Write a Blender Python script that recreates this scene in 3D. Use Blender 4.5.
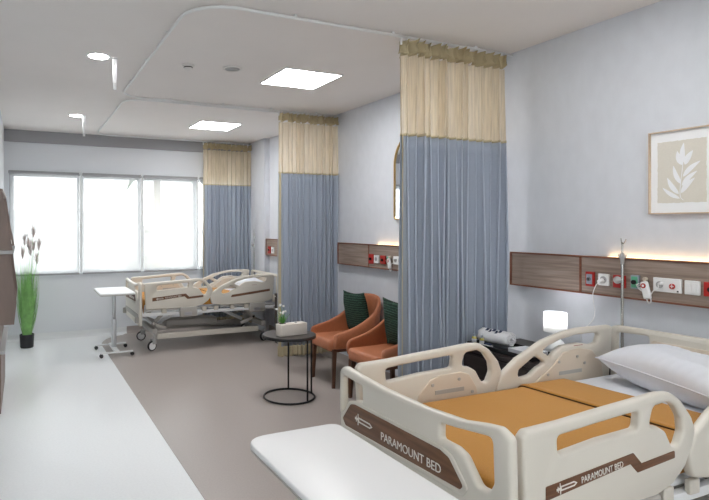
import bpy, bmesh, math, random
from mathutils import Vector, Matrix, noise
PI = math.pi
for o in list(bpy.data.objects):
    bpy.data.objects.remove(o)
SC = bpy.context.scene
C = SC.collection

# ------------------------------------------------------------------ camera
cam_d = bpy.data.cameras.new('camera')
cam = bpy.data.objects.new('camera', cam_d)
C.objects.link(cam)
cam.location = (0, 0, 1.57)
cam.rotation_euler = (PI / 2, 0, -math.radians(24.43))
cam_d.sensor_width = 36.0
cam_d.lens = 557 / 709 * 36.0
cam_d.shift_x = (354.5 - 275) / 709
cam_d.shift_y = -(250 - 225.5) / 709
cam_d.clip_start = 0.02
SC.camera = cam

# ------------------------------------------------------------------ world, exposure, light strengths
world = bpy.data.worlds.new('world')
SC.world = world
world.use_nodes = True
wn = world.node_tree
bg = wn.nodes['Background']
bg.inputs[0].default_value = (0.96, 0.98, 1.0, 1)
bg.inputs[1].default_value = 5.2
PANEL_E = 20.0        # ceiling panels
PANEL_FILL_E = 11.0  # dimmer, for the unseen panels added as fill
DOWN_E = 40.0         # round downlights
COVE_E = 4.0         # warm strips on the bedhead panels
LAMP_W = .9          # bulb of the table lamp, watts
SC.view_settings.view_transform = 'Standard'
SC.view_settings.look = 'None'
SC.view_settings.gamma = 1
SC.view_settings.use_curve_mapping = False
SC.view_settings.exposure = 0.56

# ------------------------------------------------------------------ materials
def srgb(r, g, b):
    f = lambda v: (v / 255) / 12.92 if v / 255 <= 0.04045 else ((v / 255 + 0.055) / 1.055) ** 2.4
    return (f(r), f(g), f(b), 1)

def newmat(name):
    m = bpy.data.materials.new(name)
    m.use_nodes = True
    return m, m.node_tree.nodes, m.node_tree.links, m.node_tree.nodes['Principled BSDF']

def mat(name, col, rough=0.5, metal=0.0, spec=0.5, var=0.0, vscale=8.0, bump=0.0, bscale=60.0, stretch=(1, 1, 1),
        emit=None, estr=0.0, sheen=0.0):
    m, n, l, p = newmat(name)
    c = srgb(*col)
    p.inputs['Base Color'].default_value = c
    p.inputs['Roughness'].default_value = rough
    p.inputs['Metallic'].default_value = metal
    p.inputs['Specular IOR Level'].default_value = spec
    if sheen:
        p.inputs['Sheen Weight'].default_value = sheen
    if emit:
        p.inputs['Emission Color'].default_value = srgb(*emit)
        p.inputs['Emission Strength'].default_value = estr
    if var or bump:
        tc = n.new('ShaderNodeTexCoord'); mp = n.new('ShaderNodeMapping')
        mp.inputs['Scale'].default_value = stretch
        l.new(tc.outputs['Object'], mp.inputs[0])
    if var:
        nz = n.new('ShaderNodeTexNoise'); nz.inputs['Scale'].default_value = vscale; nz.inputs['Detail'].default_value = 5
        l.new(mp.outputs[0], nz.inputs['Vector'])
        r = n.new('ShaderNodeValToRGB')
        r.color_ramp.elements[0].position = 0.3; r.color_ramp.elements[1].position = 0.7
        r.color_ramp.elements[0].color = tuple(v * (1 - var) for v in c[:3]) + (1,)
        r.color_ramp.elements[1].color = tuple(min(1, v * (1 + var)) for v in c[:3]) + (1,)
        l.new(nz.outputs[0], r.inputs[0]); l.new(r.outputs[0], p.inputs['Base Color'])
    if bump:
        nb = n.new('ShaderNodeTexNoise'); nb.inputs['Scale'].default_value = bscale; nb.inputs['Detail'].default_value = 4
        l.new(mp.outputs[0], nb.inputs['Vector'])
        b = n.new('ShaderNodeBump'); b.inputs['Strength'].default_value = bump; b.inputs['Distance'].default_value = 0.01
        l.new(nb.outputs[0], b.inputs['Height']); l.new(b.outputs[0], p.inputs['Normal'])
    return m

def emis(name, col, s):
    m, n, l, p = newmat(name)
    p.inputs['Base Color'].default_value = srgb(*col)
    p.inputs['Emission Color'].default_value = srgb(*col)
    p.inputs['Emission Strength'].default_value = s
    return m

def sheer_mat(name, col, alpha, translucent=0.5, weave=0.0):
    m, n, l, p = newmat(name)
    n.remove(p)
    out = n['Material Output']
    d = n.new('ShaderNodeBsdfDiffuse'); d.inputs[0].default_value = srgb(*col)
    t = n.new('ShaderNodeBsdfTranslucent'); t.inputs[0].default_value = srgb(*col)
    a = n.new('ShaderNodeMixShader'); a.inputs[0].default_value = translucent
    l.new(d.outputs[0], a.inputs[1]); l.new(t.outputs[0], a.inputs[2])
    tr = n.new('ShaderNodeBsdfTransparent')
    b = n.new('ShaderNodeMixShader'); b.inputs[0].default_value = alpha
    if weave:
        tc = n.new('ShaderNodeTexCoord'); nz = n.new('ShaderNodeTexNoise'); nz.inputs['Scale'].default_value = 30
        mp = n.new('ShaderNodeMapping'); mp.inputs['Scale'].default_value = (3, 3, 0.15)
        mr = n.new('ShaderNodeMapRange')
        mr.inputs[1].default_value = 0.3; mr.inputs[2].default_value = 0.7
        mr.inputs[3].default_value = alpha - weave; mr.inputs[4].default_value = min(1, alpha + weave)
        l.new(tc.outputs['Object'], mp.inputs[0]); l.new(mp.outputs[0], nz.inputs['Vector'])
        l.new(nz.outputs[0], mr.inputs[0]); l.new(mr.outputs[0], b.inputs[0])
    l.new(tr.outputs[0], b.inputs[1]); l.new(a.outputs[0], b.inputs[2])
    l.new(b.outputs[0], out.inputs[0])
    return m

def wood(name, c1, c2, scale=3.0, stretch=(1, 1, 12), rough=0.45):
    m, n, l, p = newmat(name)
    tc = n.new('ShaderNodeTexCoord'); mp = n.new('ShaderNodeMapping'); mp.inputs['Scale'].default_value = stretch
    nz = n.new('ShaderNodeTexNoise'); nz.inputs['Scale'].default_value = scale; nz.inputs['Detail'].default_value = 8
    nz.inputs['Distortion'].default_value = 0.6
    r = n.new('ShaderNodeValToRGB')
    r.color_ramp.elements[0].position = 0.35; r.color_ramp.elements[1].position = 0.65
    r.color_ramp.elements[0].color = srgb(*c1); r.color_ramp.elements[1].color = srgb(*c2)
    l.new(tc.outputs['Object'], mp.inputs[0]); l.new(mp.outputs[0], nz.inputs['Vector'])
    l.new(nz.outputs[0], r.inputs[0]); l.new(r.outputs[0], p.inputs['Base Color'])
    p.inputs['Roughness'].default_value = rough
    return m

M = {}
M['wall'] = mat('wall_paper', (217, 220, 226), 0.75, var=0.025, vscale=14, bump=0.06, bscale=180, stretch=(1, 1, .6))
M['wall_back'] = mat('wall_paint', (222, 225, 229), 0.8)
M['beam'] = mat('beam_paint', (160, 160, 163), 0.8)
M['ceiling'] = mat('ceiling_paint', (238, 234, 231), 0.9, var=0.01, vscale=3)
M['floor_grey'] = mat('vinyl_taupe', (172, 162, 156), 0.32, var=0.05, vscale=90, spec=0.45)
M['floor_white'] = mat('vinyl_white', (236, 238, 239), 0.28, var=0.03, vscale=70, spec=0.45)
M['skirt_grey'] = mat('coving_taupe', (172, 163, 158), 0.4)
M['skirt_white'] = mat('coving_white', (228, 230, 231), 0.4)
M['white_metal'] = mat('white_metal', (235, 236, 236), 0.35)
M['panel_light'] = emis('panel_light', (255, 255, 255), PANEL_E)
M['panel_light_fill'] = emis('panel_light_fill', (255, 255, 255), PANEL_FILL_E)
M['down_light'] = emis('down_light', (255, 255, 255), DOWN_E)
M['cove'] = emis('cove_light', (255, 214, 160), COVE_E)
M['alu'] = mat('aluminium', (190, 192, 195), 0.35, metal=0.8)
M['steel'] = mat('steel', (190, 188, 184), 0.25, metal=1.0)
M['grey_metal'] = mat('grey_painted_metal', (176, 172, 166), 0.45)
M['bed_plastic'] = mat('bed_plastic', (216, 210, 198), 0.32, bump=0.02, bscale=200)
M['bed_inner'] = mat('bed_inner_plastic', (210, 196, 178), 0.4)
M['bed_wood'] = wood('bed_wood_decal', (98, 66, 44), (124, 86, 60), 4, (1, 1, 14))
M['white_print'] = mat('white_print', (232, 228, 220), 0.5)
M['red_print'] = mat('red_print', (150, 80, 70), 0.5)
M['black'] = mat('black_rubber', (28, 28, 30), 0.5)
M['black_metal'] = mat('black_metal', (30, 30, 31), 0.4, metal=0.2)
M['table_dark'] = wood('dark_table_top', (62, 57, 54), (82, 76, 72), 6, (1, 8, 1), 0.38)
M['sheet'] = mat('white_sheet', (222, 225, 232), 0.85, bump=0.25, bscale=9, sheen=0.2)
M['pillow'] = mat('white_pillow', (226, 229, 236), 0.85, bump=0.12, bscale=260, sheen=0.3)
M['blanket'] = mat('ochre_blanket', (190, 134, 54), 0.95, var=0.07, vscale=150, bump=0.3, bscale=420, sheen=0.15)
M['blanket_seam'] = mat('blanket_seam', (88, 58, 26), 0.95)
M['wood_panel'] = wood('greyed_oak', (134, 117, 106), (163, 146, 134), 2.2, (1, 1.2, 26), 0.5)
M['wood_trim'] = wood('red_brown_trim', (112, 66, 48), (134, 84, 62), 3, (1, 1, 10))
M['terracotta'] = mat('terracotta_leather', (188, 118, 82), 0.48, var=0.06, vscale=30, bump=0.05, bscale=200)
M['chair_wood'] = wood('walnut_leg', (78, 48, 32), (104, 66, 44), 4, (1, 1, .2))
M['night_wood'] = wood('dark_nightstand', (42, 34, 32), (58, 48, 45), 3, (1, 1, 10), 0.4)
M['towel'] = mat('white_towel', (236, 236, 238), 0.95, bump=0.5, bscale=220, sheen=0.4)
M['navy'] = mat('navy_print', (52, 62, 92), 0.8)
M['glass_yellow'] = mat('bottle_amber', (196, 184, 96), 0.15)
M['paper'] = mat('white_card', (226, 228, 232), 0.6)
M['frame_wood'] = mat('pale_oak_frame', (206, 184, 160), 0.5, var=0.05, vscale=20, stretch=(1, 1, 6))
M['art_bg'] = mat('art_oatmeal', (222, 217, 205), 0.9, var=0.02, vscale=120)
M['art_white'] = mat('art_paper', (244, 245, 246), 0.9)
M['gold'] = mat('brass', (206, 172, 112), 0.3, metal=0.85)
M['red'] = mat('outlet_red', (176, 38, 32), 0.4)
M['green'] = mat('outlet_green', (96, 176, 140), 0.4)
M['outlet_grey'] = mat('outlet_grey', (150, 158, 170), 0.35)
M['dark_hole'] = mat('dark_hole', (24, 24, 26), 0.6)
M['white_plastic'] = mat('white_plastic', (236, 236, 236), 0.35)
M['grass'] = mat('grass_green', (138, 190, 112), 0.6, var=0.25, vscale=12)
M['plume'] = mat('grass_plume', (214, 202, 198), 0.9, var=0.15, vscale=40)
M['pot'] = mat('black_pot', (38, 39, 42), 0.5)
M['soil'] = mat('dark_soil', (54, 44, 36), 0.95, bump=0.5, bscale=80)
M['leaf'] = mat('fresh_leaf', (86, 148, 66), 0.5, var=0.15, vscale=40)
M['petal'] = mat('white_petal', (246, 246, 242), 0.6)
M['ceramic'] = mat('off_white_ceramic', (222, 214, 204), 0.45)
M['shelf_wood'] = wood('shelf_brown', (112, 96, 88), (136, 118, 108), 3, (1, 1, .3))
M['shelf_grey'] = mat('shelf_grey_top', (172, 172, 172), 0.45)
M['lens'] = mat('detector_white', (228, 226, 222), 0.5)
M['bld'] = mat('pale_building', (178, 177, 176), 0.9)
M['bld2'] = mat('beige_building', (172, 167, 160), 0.9)
M['asphalt'] = mat('outside_ground', (200, 200, 199), 0.95)
M['palm'] = mat('palm_green', (84, 104, 70), 0.8)
M['trunk'] = mat('palm_trunk', (150, 138, 122), 0.9)
M['sheer'] = sheer_mat('sheer_beige_net', (240, 229, 208), 0.80, 0.45, 0.12)
M['beige_cloth'] = mat('beige_cloth', (192, 180, 150), 0.95, bump=0.1, bscale=200)
M['head_cloth'] = mat('heading_cloth', (190, 176, 142), 0.95, bump=0.1, bscale=200)
M['blue_cloth'] = mat('blue_grey_cloth', (160, 169, 183), 0.9, var=0.02, vscale=60, bump=0.05, bscale=300, sheen=0.1)
M['blind'] = sheer_mat('screen_blind', (160, 160, 160), 0.76, 0.62)
M['blind_bar'] = mat('blind_bar', (150, 150, 152), 0.5)
M['shade'] = sheer_mat('lamp_shade', (250, 249, 246), 1.0, 0.65)

def make_glass():
    m, n, l, p = newmat('window_glass')
    n.remove(p)
    t = n.new('ShaderNodeBsdfTransparent'); t.inputs[0].default_value = (.95, .97, .97, 1)
    g = n.new('ShaderNodeBsdfGlossy'); g.inputs['Roughness'].default_value = 0.02
    x = n.new('ShaderNodeMixShader'); x.inputs[0].default_value = 0.06
    l.new(t.outputs[0], x.inputs[1]); l.new(g.outputs[0], x.inputs[2]); l.new(x.outputs[0], n['Material Output'].inputs[0])
    return m
M['glass'] = make_glass()
M['mirror'] = mat('mirror_glass', (235, 238, 240), 0.02, metal=1.0)

def make_green():
    m, n, l, p = newmat('dark_green_knit')
    tc = n.new('ShaderNodeTexCoord')
    w = n.new('ShaderNodeTexWave'); w.wave_type = 'BANDS'; w.bands_direction = 'Y'
    w.inputs['Scale'].default_value = 14; w.inputs['Distortion'].default_value = 3; w.inputs['Detail'].default_value = 3
    w.inputs['Detail Scale'].default_value = 3
    r = n.new('ShaderNodeValToRGB'); r.color_ramp.elements[0].color = srgb(20, 44, 36); r.color_ramp.elements[1].color = srgb(52, 84, 68)
    r.color_ramp.elements[0].position = 0.35
    b = n.new('ShaderNodeBump'); b.inputs['Strength'].default_value = 0.6; b.inputs['Distance'].default_value = 0.006
    l.new(tc.outputs['Object'], w.inputs['Vector']); l.new(w.outputs[0], r.inputs[0]); l.new(r.outputs[0], p.inputs['Base Color'])
    l.new(w.outputs[0], b.inputs['Height']); l.new(b.outputs[0], p.inputs['Normal'])
    p.inputs['Roughness'].default_value = 0.95
    return m
M['green_knit'] = make_green()

# ------------------------------------------------------------------ mesh helpers
def link_mesh(name, me, m, parent=None, smooth=False):
    o = bpy.data.objects.new(name, me)
    me.name = name
    C.objects.link(o)
    if m is not None:
        for x in (m if isinstance(m, (list, tuple)) else [m]):
            me.materials.append(x)
    if parent is not None:
        o.parent = parent
    if smooth:
        for p in me.polygons:
            p.use_smooth = True
    return o

def obj(name, bm, m, parent=None, smooth=False, auto=None):
    bmesh.ops.recalc_face_normals(bm, faces=bm.faces)
    me = bpy.data.meshes.new(name)
    bm.to_mesh(me); bm.free()
    o = link_mesh(name, me, m, parent, smooth or auto is not None)
    if auto is not None:
        me.set_sharp_from_angle(angle=math.radians(auto))
    return o

def tag(o, label, cat, group=None, kind=None):
    o['label'] = label; o['category'] = cat
    if group: o['group'] = group
    if kind: o['kind'] = kind
    return o

def thing(name, label, cat, loc=(0, 0, 0), rz=0.0, group=None):
    o = bpy.data.objects.new(name, None)
    o.empty_display_size = 0.05
    C.objects.link(o)
    o.location = loc; o.rotation_euler = (0, 0, rz)
    return tag(o, label, cat, group)

def struct(name, bm, m, parent=None, smooth=False):
    o = obj(name, bm, m, parent, smooth)
    if parent is None: o['kind'] = 'structure'
    return o

def bx(bm, x0, y0, z0, x1, y1, z1, bev=0.0, seg=2, mi=0, mtx=None):
    mm = Matrix.Translation(((x0 + x1) / 2, (y0 + y1) / 2, (z0 + z1) / 2)) @ Matrix.Diagonal((x1 - x0, y1 - y0, z1 - z0, 1))
    if mtx is not None: mm = mtx @ mm
    r = bmesh.ops.create_cube(bm, size=1, matrix=mm)
    vs = r['verts']
    fs = {f for v in vs for f in v.link_faces}
    if bev > 0:
        es = {e for v in vs for e in v.link_edges}
        res = bmesh.ops.bevel(bm, geom=list(es), offset=bev, segments=seg, affect='EDGES', profile=0.5)
        fs = set(res['faces']) | {f for f in fs if f.is_valid}
    if mi:
        for f in fs: f.material_index = mi
    return bm

def box(x0, y0, z0, x1, y1, z1, bev=0.0, seg=2):
    return bx(bmesh.new(), x0, y0, z0, x1, y1, z1, bev, seg)

def cyl(bm, p0, p1, r0, r1=None, seg=20, caps=True):
    p0 = Vector(p0); p1 = Vector(p1); r1 = r0 if r1 is None else r1
    d = p1 - p0
    q = d.to_track_quat('Z', 'Y').to_matrix().to_4x4()
    bmesh.ops.create_cone(bm, cap_ends=caps, segments=seg, radius1=r0, radius2=r1, depth=d.length,
                          matrix=Matrix.Translation((p0 + p1) / 2) @ q)
    return bm

def tube(bm, pts, r, seg=10, closed=False, caps=True):
    pts = [Vector(p) for p in pts]
    n = len(pts)
    rr = r if isinstance(r, (list, tuple)) else [r] * n
    rings = []
    up = None
    for i, p in enumerate(pts):
        a = pts[(i - 1) % n] if (i > 0 or closed) else p
        b = pts[(i + 1) % n] if (i < n - 1 or closed) else p
        t = (b - a).normalized()
        if up is None:
            up = t.cross(Vector((0.13, 0.3, 1))).normalized()
            if up.length < 0.1: up = t.cross(Vector((1, 0, 0))).normalized()
        up = (up - t * up.dot(t)).normalized()
        s = t.cross(up)
        rings.append([bm.verts.new(p + (up * math.cos(2 * PI * k / seg) + s * math.sin(2 * PI * k / seg)) * rr[i]) for k in range(seg)])
    for i in range(n if closed else n - 1):
        A, B = rings[i], rings[(i + 1) % n]
        for k in range(seg):
            bm.faces.new((A[k], A[(k + 1) % seg], B[(k + 1) % seg], B[k]))
    if caps and not closed:
        bm.faces.new(rings[0][::-1]); bm.faces.new(rings[-1])
    return bm

def lathe(bm, prof, seg=28, cx=0, cy=0):
    rings = []
    for r, z in prof:
        if r < 1e-6:
            rings.append([bm.verts.new((cx, cy, z))])
        else:
            rings.append([bm.verts.new((cx + r * math.cos(2 * PI * k / seg), cy + r * math.sin(2 * PI * k / seg), z)) for k in range(seg)])
    for A, B in zip(rings, rings[1:]):
        for k in range(seg):
            a = [A[k % len(A)], A[(k + 1) % len(A)]] if len(A) > 1 else [A[0]]
            b = [B[(k + 1) % len(B)], B[k % len(B)]] if len(B) > 1 else [B[0]]
            f = a + b
            if len(f) >= 3: bm.faces.new(f)
    return bm

def fillet(poly, r, seg=6):
    """round the corners of a closed 2D polygon; r number or list"""
    out = []
    n = len(poly)
    for i in range(n):
        p = Vector(poly[i]); a = Vector(poly[i - 1]); b = Vector(poly[(i + 1) % n])
        ri = r[i] if isinstance(r, (list, tuple)) else r
        u = (a - p); v = (b - p)
        lu, lv = u.length, v.length
        u.normalize(); v.normalize()
        ang = u.angle(v)
        d = min(ri / max(math.tan(ang / 2), 1e-4), lu * 0.48, lv * 0.48)
        if ri <= 0 or ang > 3.10:
            out.append(tuple(p)); continue
        s = p + u * d; e = p + v * d
        for k in range(seg + 1):
            t = k / seg
            q = s * (1 - t) ** 2 + p * 2 * t * (1 - t) + e * t * t
            out.append(tuple(q))
    return out

def plate(name, outer, holes, th, bev, m, parent, mtx, smooth=True):
    """solid slab from 2D outlines (local x,y) with holes, thickness th centred on local z=0, rounded rim; mtx maps local to thing"""
    cu = bpy.data.curves.new(name, 'CURVE')
    cu.dimensions = '2D'; cu.fill_mode = 'BOTH'
    for pl in [outer] + list(holes):
        s = cu.splines.new('POLY')
        s.points.add(len(pl) - 1)
        for i, p in enumerate(pl): s.points[i].co = (p[0], p[1], 0, 1)
        s.use_cyclic_u = True
    cu.extrude = max(th / 2 - bev, 0.0001)
    cu.bevel_depth = bev; cu.bevel_resolution = 2; cu.offset = -bev
    t = bpy.data.objects.new('tmp', cu)
    C.objects.link(t)
    dg = bpy.context.evaluated_depsgraph_get(); dg.update()
    me = bpy.data.meshes.new_from_object(t.evaluated_get(dg))
    bpy.data.objects.remove(t); bpy.data.curves.remove(cu)
    bm = bmesh.new(); bm.from_mesh(me)
    bmesh.ops.remove_doubles(bm, verts=bm.verts, dist=1e-5)
    bm.transform(mtx)
    if mtx.to_3x3().determinant() < 0:
        bmesh.ops.reverse_faces(bm, faces=bm.faces)
    me.materials.clear()
    bpy.data.meshes.remove(me)
    return obj(name, bm, m, parent, auto=38 if smooth else None)

def text_mesh(name, body, width, m, parent, mtx, th=0.0008, height=None):
    cu = bpy.data.curves.new(name, 'FONT')
    cu.body = body; cu.size = 1.0; cu.extrude = 0.01; cu.resolution_u = 3; cu.offset = -0.003
    t = bpy.data.objects.new('tmp', cu); C.objects.link(t)
    dg = bpy.context.evaluated_depsgraph_get(); dg.update()
    me = bpy.data.meshes.new_from_object(t.evaluated_get(dg))
    bpy.data.objects.remove(t); bpy.data.curves.remove(cu)
    xs = [v.co.x for v in me.vertices]; ys = [v.co.y for v in me.vertices]
    x0, x1, y0, y1 = min(xs), max(xs), min(ys), max(ys)
    sx = width / (x1 - x0); sy = sx if height is None else height / (y1 - y0)
    for v in me.vertices:
        v.co = ((v.co.x - (x0 + x1) / 2) * sx, (v.co.y - (y0 + y1) / 2) * sy, v.co.z / 0.01 * th)
    me.transform(mtx)
    me.materials.clear()
    return link_mesh(name, me, m, parent)

def grid_surface(fn, nu, nv, closed_u=False):
    bm = bmesh.new()
    V = [[bm.verts.new(fn(i / nu, j / nv)) for j in range(nv + 1)] for i in range(nu if closed_u else nu + 1)]
    L = len(V)
    for i in range(nu):
        for j in range(nv):
            bm.faces.new((V[i][j], V[(i + 1) % L][j], V[(i + 1) % L][j + 1], V[i][j + 1]))
    return bm

def solidify(o, t, off=0.0):
    md = o.modifiers.new('thickness', 'SOLIDIFY'); md.thickness = t; md.offset = off
    return md

def subsurf(o, lv=1):
    md = o.modifiers.new('smooth', 'SUBSURF'); md.levels = lv; md.render_levels = lv
    return md

# ------------------------------------------------------------------ the room
XR, XL, YB, ZC = 3.34, -0.22, 8.30, 2.86
XW, YN, YC = -2.2, -2.6, 4.4        # wider entrance area around the camera

def seam_path():
    p = [(0.955, YN)]
    p.append((0.955, 7.55))
    for k in range(1, 9):
        t = k / 9 * PI / 2
        p.append((0.955 + 0.42 * (1 - math.cos(t)), 7.55 + 0.62 * math.sin(t) ** 1.0))
    p.append((1.385, YB))
    return p
SP = seam_path()
bm = bmesh.new()
left = [(XW, YN)] + SP + [(XL, YB), (XL, YC), (XW, YC)]
# white walkway: counter-clockwise polygon, then the taupe bay
f = bm.faces.new([bm.verts.new((x, y, 0)) for x, y in left]); f.material_index = 1
right = SP + [(XR + .1, YB), (XR + .1, YN)]
f2 = bm.faces.new([bm.verts.new((x, y, 0)) for x, y in right][::-1]); f2.material_index = 0
ext = bmesh.ops.extrude_face_region(bm, geom=[f, f2])
for v in ext['geom']:
    if isinstance(v, bmesh.types.BMVert): v.co.z -= 0.08
fl = struct('floor', bm, [M['floor_grey'], M['floor_white']])
bm = bmesh.new()
tube(bm, [(x, y, 0.0) for x, y in SP[:-1]], 0.0022, 6)
struct('trim_1', bm, M['skirt_grey'])

struct('ceiling', box(XW - .1, YN - .1, ZC, XR + .2, YB + .2, ZC + .1), M['ceiling'])
bm = bmesh.new(); bx(bm, XR, YN - .1, -.08, XR + .12, YB + .25, ZC); struct('wall_right', bm, M['wall'])
struct('trim_2', box(3.262, 7.56, 0, XR, YB, ZC), M['wall'])                     # shallow pier in the far corner
bm = bmesh.new(); bx(bm, XL - .12, YC, -.08, XL, YB + .25, ZC); struct('wall_left', bm, M['wall_back'])
bm = bmesh.new(); bx(bm, XW, YC, -.08, XL - .12, YC + .12, ZC); struct('wall_entrance', bm, M['wall_back'])
bm = bmesh.new(); bx(bm, XW - .12, YN, -.08, XW, YC + .12, ZC); struct('wall_entrance_side', bm, M['wall_back'])
bm = bmesh.new()
bx(bm, XW - .12, YN - .12, -.08, XR + .12, YN, .9); bx(bm, XW - .12, YN - .12, 2.5, XR + .12, YN, ZC)
bx(bm, XW - .12, YN - .12, .9, -.55, YN, 2.5); bx(bm, 1.65, YN - .12, .9, XR + .12, YN, 2.5)
struct('wall_near', bm, M['wall_back'])
w = bpy.data.objects.new('window_5', None); C.objects.link(w); w.location = (.55, YN - .06, .9); w['kind'] = 'structure'  # unseen opening behind the camera, added to let in frontal fill light
fr = plate('window_frame', [(-1.1, 0), (1.1, 0), (1.1, 1.6), (-1.1, 1.6)], [[(a, .05), (a + 1.0, .05), (a + 1.0, 1.55), (a, 1.55)] for a in (-1.04, .04)], .06, .004,
           M['white_metal'], w, Matrix.Rotation(PI / 2, 4, 'X'), smooth=False); fr['kind'] = 'structure'
g = obj('window_pane', box(-1.07, -.004, .04, 1.07, .004, 1.56), M['glass'], w); g['kind'] = 'structure'
# window wall with one long opening
WZ0, WZ1, WX0, WX1 = 0.905, 2.275, -0.13, 3.26
bm = bmesh.new()
bx(bm, XL - .12, YB, -.08, XR + .12, YB + .2, WZ0)
bx(bm, XL - .12, YB, WZ1, XR + .12, YB + .2, ZC)
bx(bm, XL - .12, YB, WZ0, WX0, YB + .2, WZ1)
bx(bm, WX1, YB, WZ0, XR + .12, YB + .2, WZ1)
struct('wall_back', bm, M['wall_back'])
struct('trim_3', box(XL, YB - .035, 2.70, 3.262, YB, ZC), M['beam'])            # grey band under the ceiling
# coved skirting
def cove(name, p, q, nrm, m, h=.09):
    p = Vector(p); q = Vector(q); nrm = Vector(nrm)
    bm = bmesh.new()
    prof = [(0, h), (.006, h), (.006, .03), (.014, .012), (.032, .002), (.032, 0.0003), (0, 0.0003)]
    A = [bm.verts.new(p + nrm * a + Vector((0, 0, b))) for a, b in prof]
    B = [bm.verts.new(q + nrm * a + Vector((0, 0, b))) for a, b in prof]
    for i in range(len(prof)):
        j = (i + 1) % len(prof)
        bm.faces.new((A[i], A[j], B[j], B[i]))
    bm.faces.new(A); bm.faces.new(B[::-1])
    return struct(name, bm, m)
cove('baseboard_back', (XL, YB, 0), (1.39, YB, 0), (0, -1, 0), M['skirt_white'])
cove('baseboard_back_bay', (1.392, YB, 0), (3.262, YB, 0), (0, -1, 0), M['skirt_grey'], .10)
cove('baseboard_left', (XL, YC, 0), (XL, YB - .01, 0), (1, 0, 0), M['skirt_white'])
cove('baseboard_right', (XR, YN, 0), (XR, 7.55, 0), (-1, 0, 0), M['skirt_grey'], .10)

# windows: three visible panes and one behind the far curtain
cols = [(-0.13, 0.745), (0.775, 1.60), (1.63, 2.45), (2.48, 3.26)]
for i, (a, b) in enumerate(cols):
    w = thing('window_%d' % (i + 1), '', '', ((a + b) / 2, YB + .12, WZ0))
    for k in ('label', 'category'): del w[k]
    w['kind'] = 'structure'
    hw = (b - a) / 2; hh = WZ1 - WZ0
    fr = plate('window_frame', [(-hw, 0), (hw, 0), (hw, hh), (-hw, hh)],
               [[(-hw + .032, .032), (hw - .032, .032), (hw - .032, hh - .032), (-hw + .032, hh - .032)]], .05, .004,
               M['white_metal'], w, Matrix.Rotation(PI / 2, 4, 'X'), smooth=False)
    fr['kind'] = 'structure'
    g = obj('window_pane', box(-hw + .028, -.004, .028, hw - .028, .004, hh - .028), M['glass'], w)
    g['kind'] = 'structure'
bm = bmesh.new()
for x in (.76, 1.615, 2.465):
    bx(bm, x - .015, YB + .02, WZ0, x + .015, YB + .17, WZ1)
struct('trim_4', bm, M['white_metal'])

# roller blinds
bl_lab = ['leftmost white roller blind on the window behind the grass plant',
          'white roller blind in the middle of the window wall',
          'white roller blind beside the far blue curtain',
          'white roller blind mostly hidden behind the far blue curtain']
bcols = [(-0.165, 0.742), (0.776, 1.598), (1.630, 2.452), (2.484, 3.255)]
for i, (a, b) in enumerate(bcols):
    t = thing('roller_blind', bl_lab[i], 'blind', ((a + b) / 2, YB - .035, .885), 0, 'roller blinds on the window wall')
    hw = (b - a) / 2
    obj('blind_cassette', box(-hw, -.03, 1.385, hw, .033, 1.425, .008), M['blind_bar'], t)
    bm = bmesh.new(); bm.faces.new([bm.verts.new(p) for p in ((-hw + .008, 0, .02), (hw - .008, 0, .02), (hw - .008, 0, 1.39), (-hw + .008, 0, 1.39))])
    obj('blind_fabric', bm, M['blind'], t)
    obj('bottom_bar', box(-hw + .006, -.009, 0, hw - .006, .009, .026, .004), M['blind_bar'], t)
    bm = bmesh.new()
    cyl(bm, (hw - .012, -.034, 1.40), (hw + .004, -.034, 1.45), .004, seg=8)
    obj('bracket', bm, M['white_plastic'], t)

# ------------------------------------------------------------------ outside
o = obj('street_ground', box(-30, 8.8, -4.2, 45, 70, -4.0), M['asphalt']); o['kind'] = 'structure'
for (x, y, w, d, h, m_, lab) in ((1.0, 34, 8, 6, 6.0, 'bld', 'pale low building faintly seen through the leftmost blind'),
                              (10.5, 40, 9, 6, 5.2, 'bld2', 'beige low building faintly seen through the middle blind'),
                              (24.5, 44, 9, 6, 5.0, 'bld', 'pale building faintly seen through the blind beside the far curtain'),
                              (-8.5, 36, 6, 5, 4.8, 'bld2', 'low flat building at the left edge of the window view')):
    t = thing('street_building', lab, 'building', (x, y, -4.0), 0)
    obj('wall', box(-w / 2, -d / 2, 0, w / 2, d / 2, h), M[m_], t)
    bm = bmesh.new(); bx(bm, -w / 2 - .15, -d / 2 - .15, h, w / 2 + .15, d / 2 + .15, h + .35); bx(bm, -1, -1, h + .35, 1, 1, h + 1.3)
    obj('roof', bm, M['bld2'], t)
    for k in range(4):
        for q in range(2):
            obj('window', box(-w / 2 + .7 + k * (w - 1.4) / 4, -d / 2 - .03, 1.2 + q * 2.6, -w / 2 + 1.6 + k * (w - 1.4) / 4, -d / 2 + .03, 2.4 + q * 2.6), M['asphalt'], t)
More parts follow.
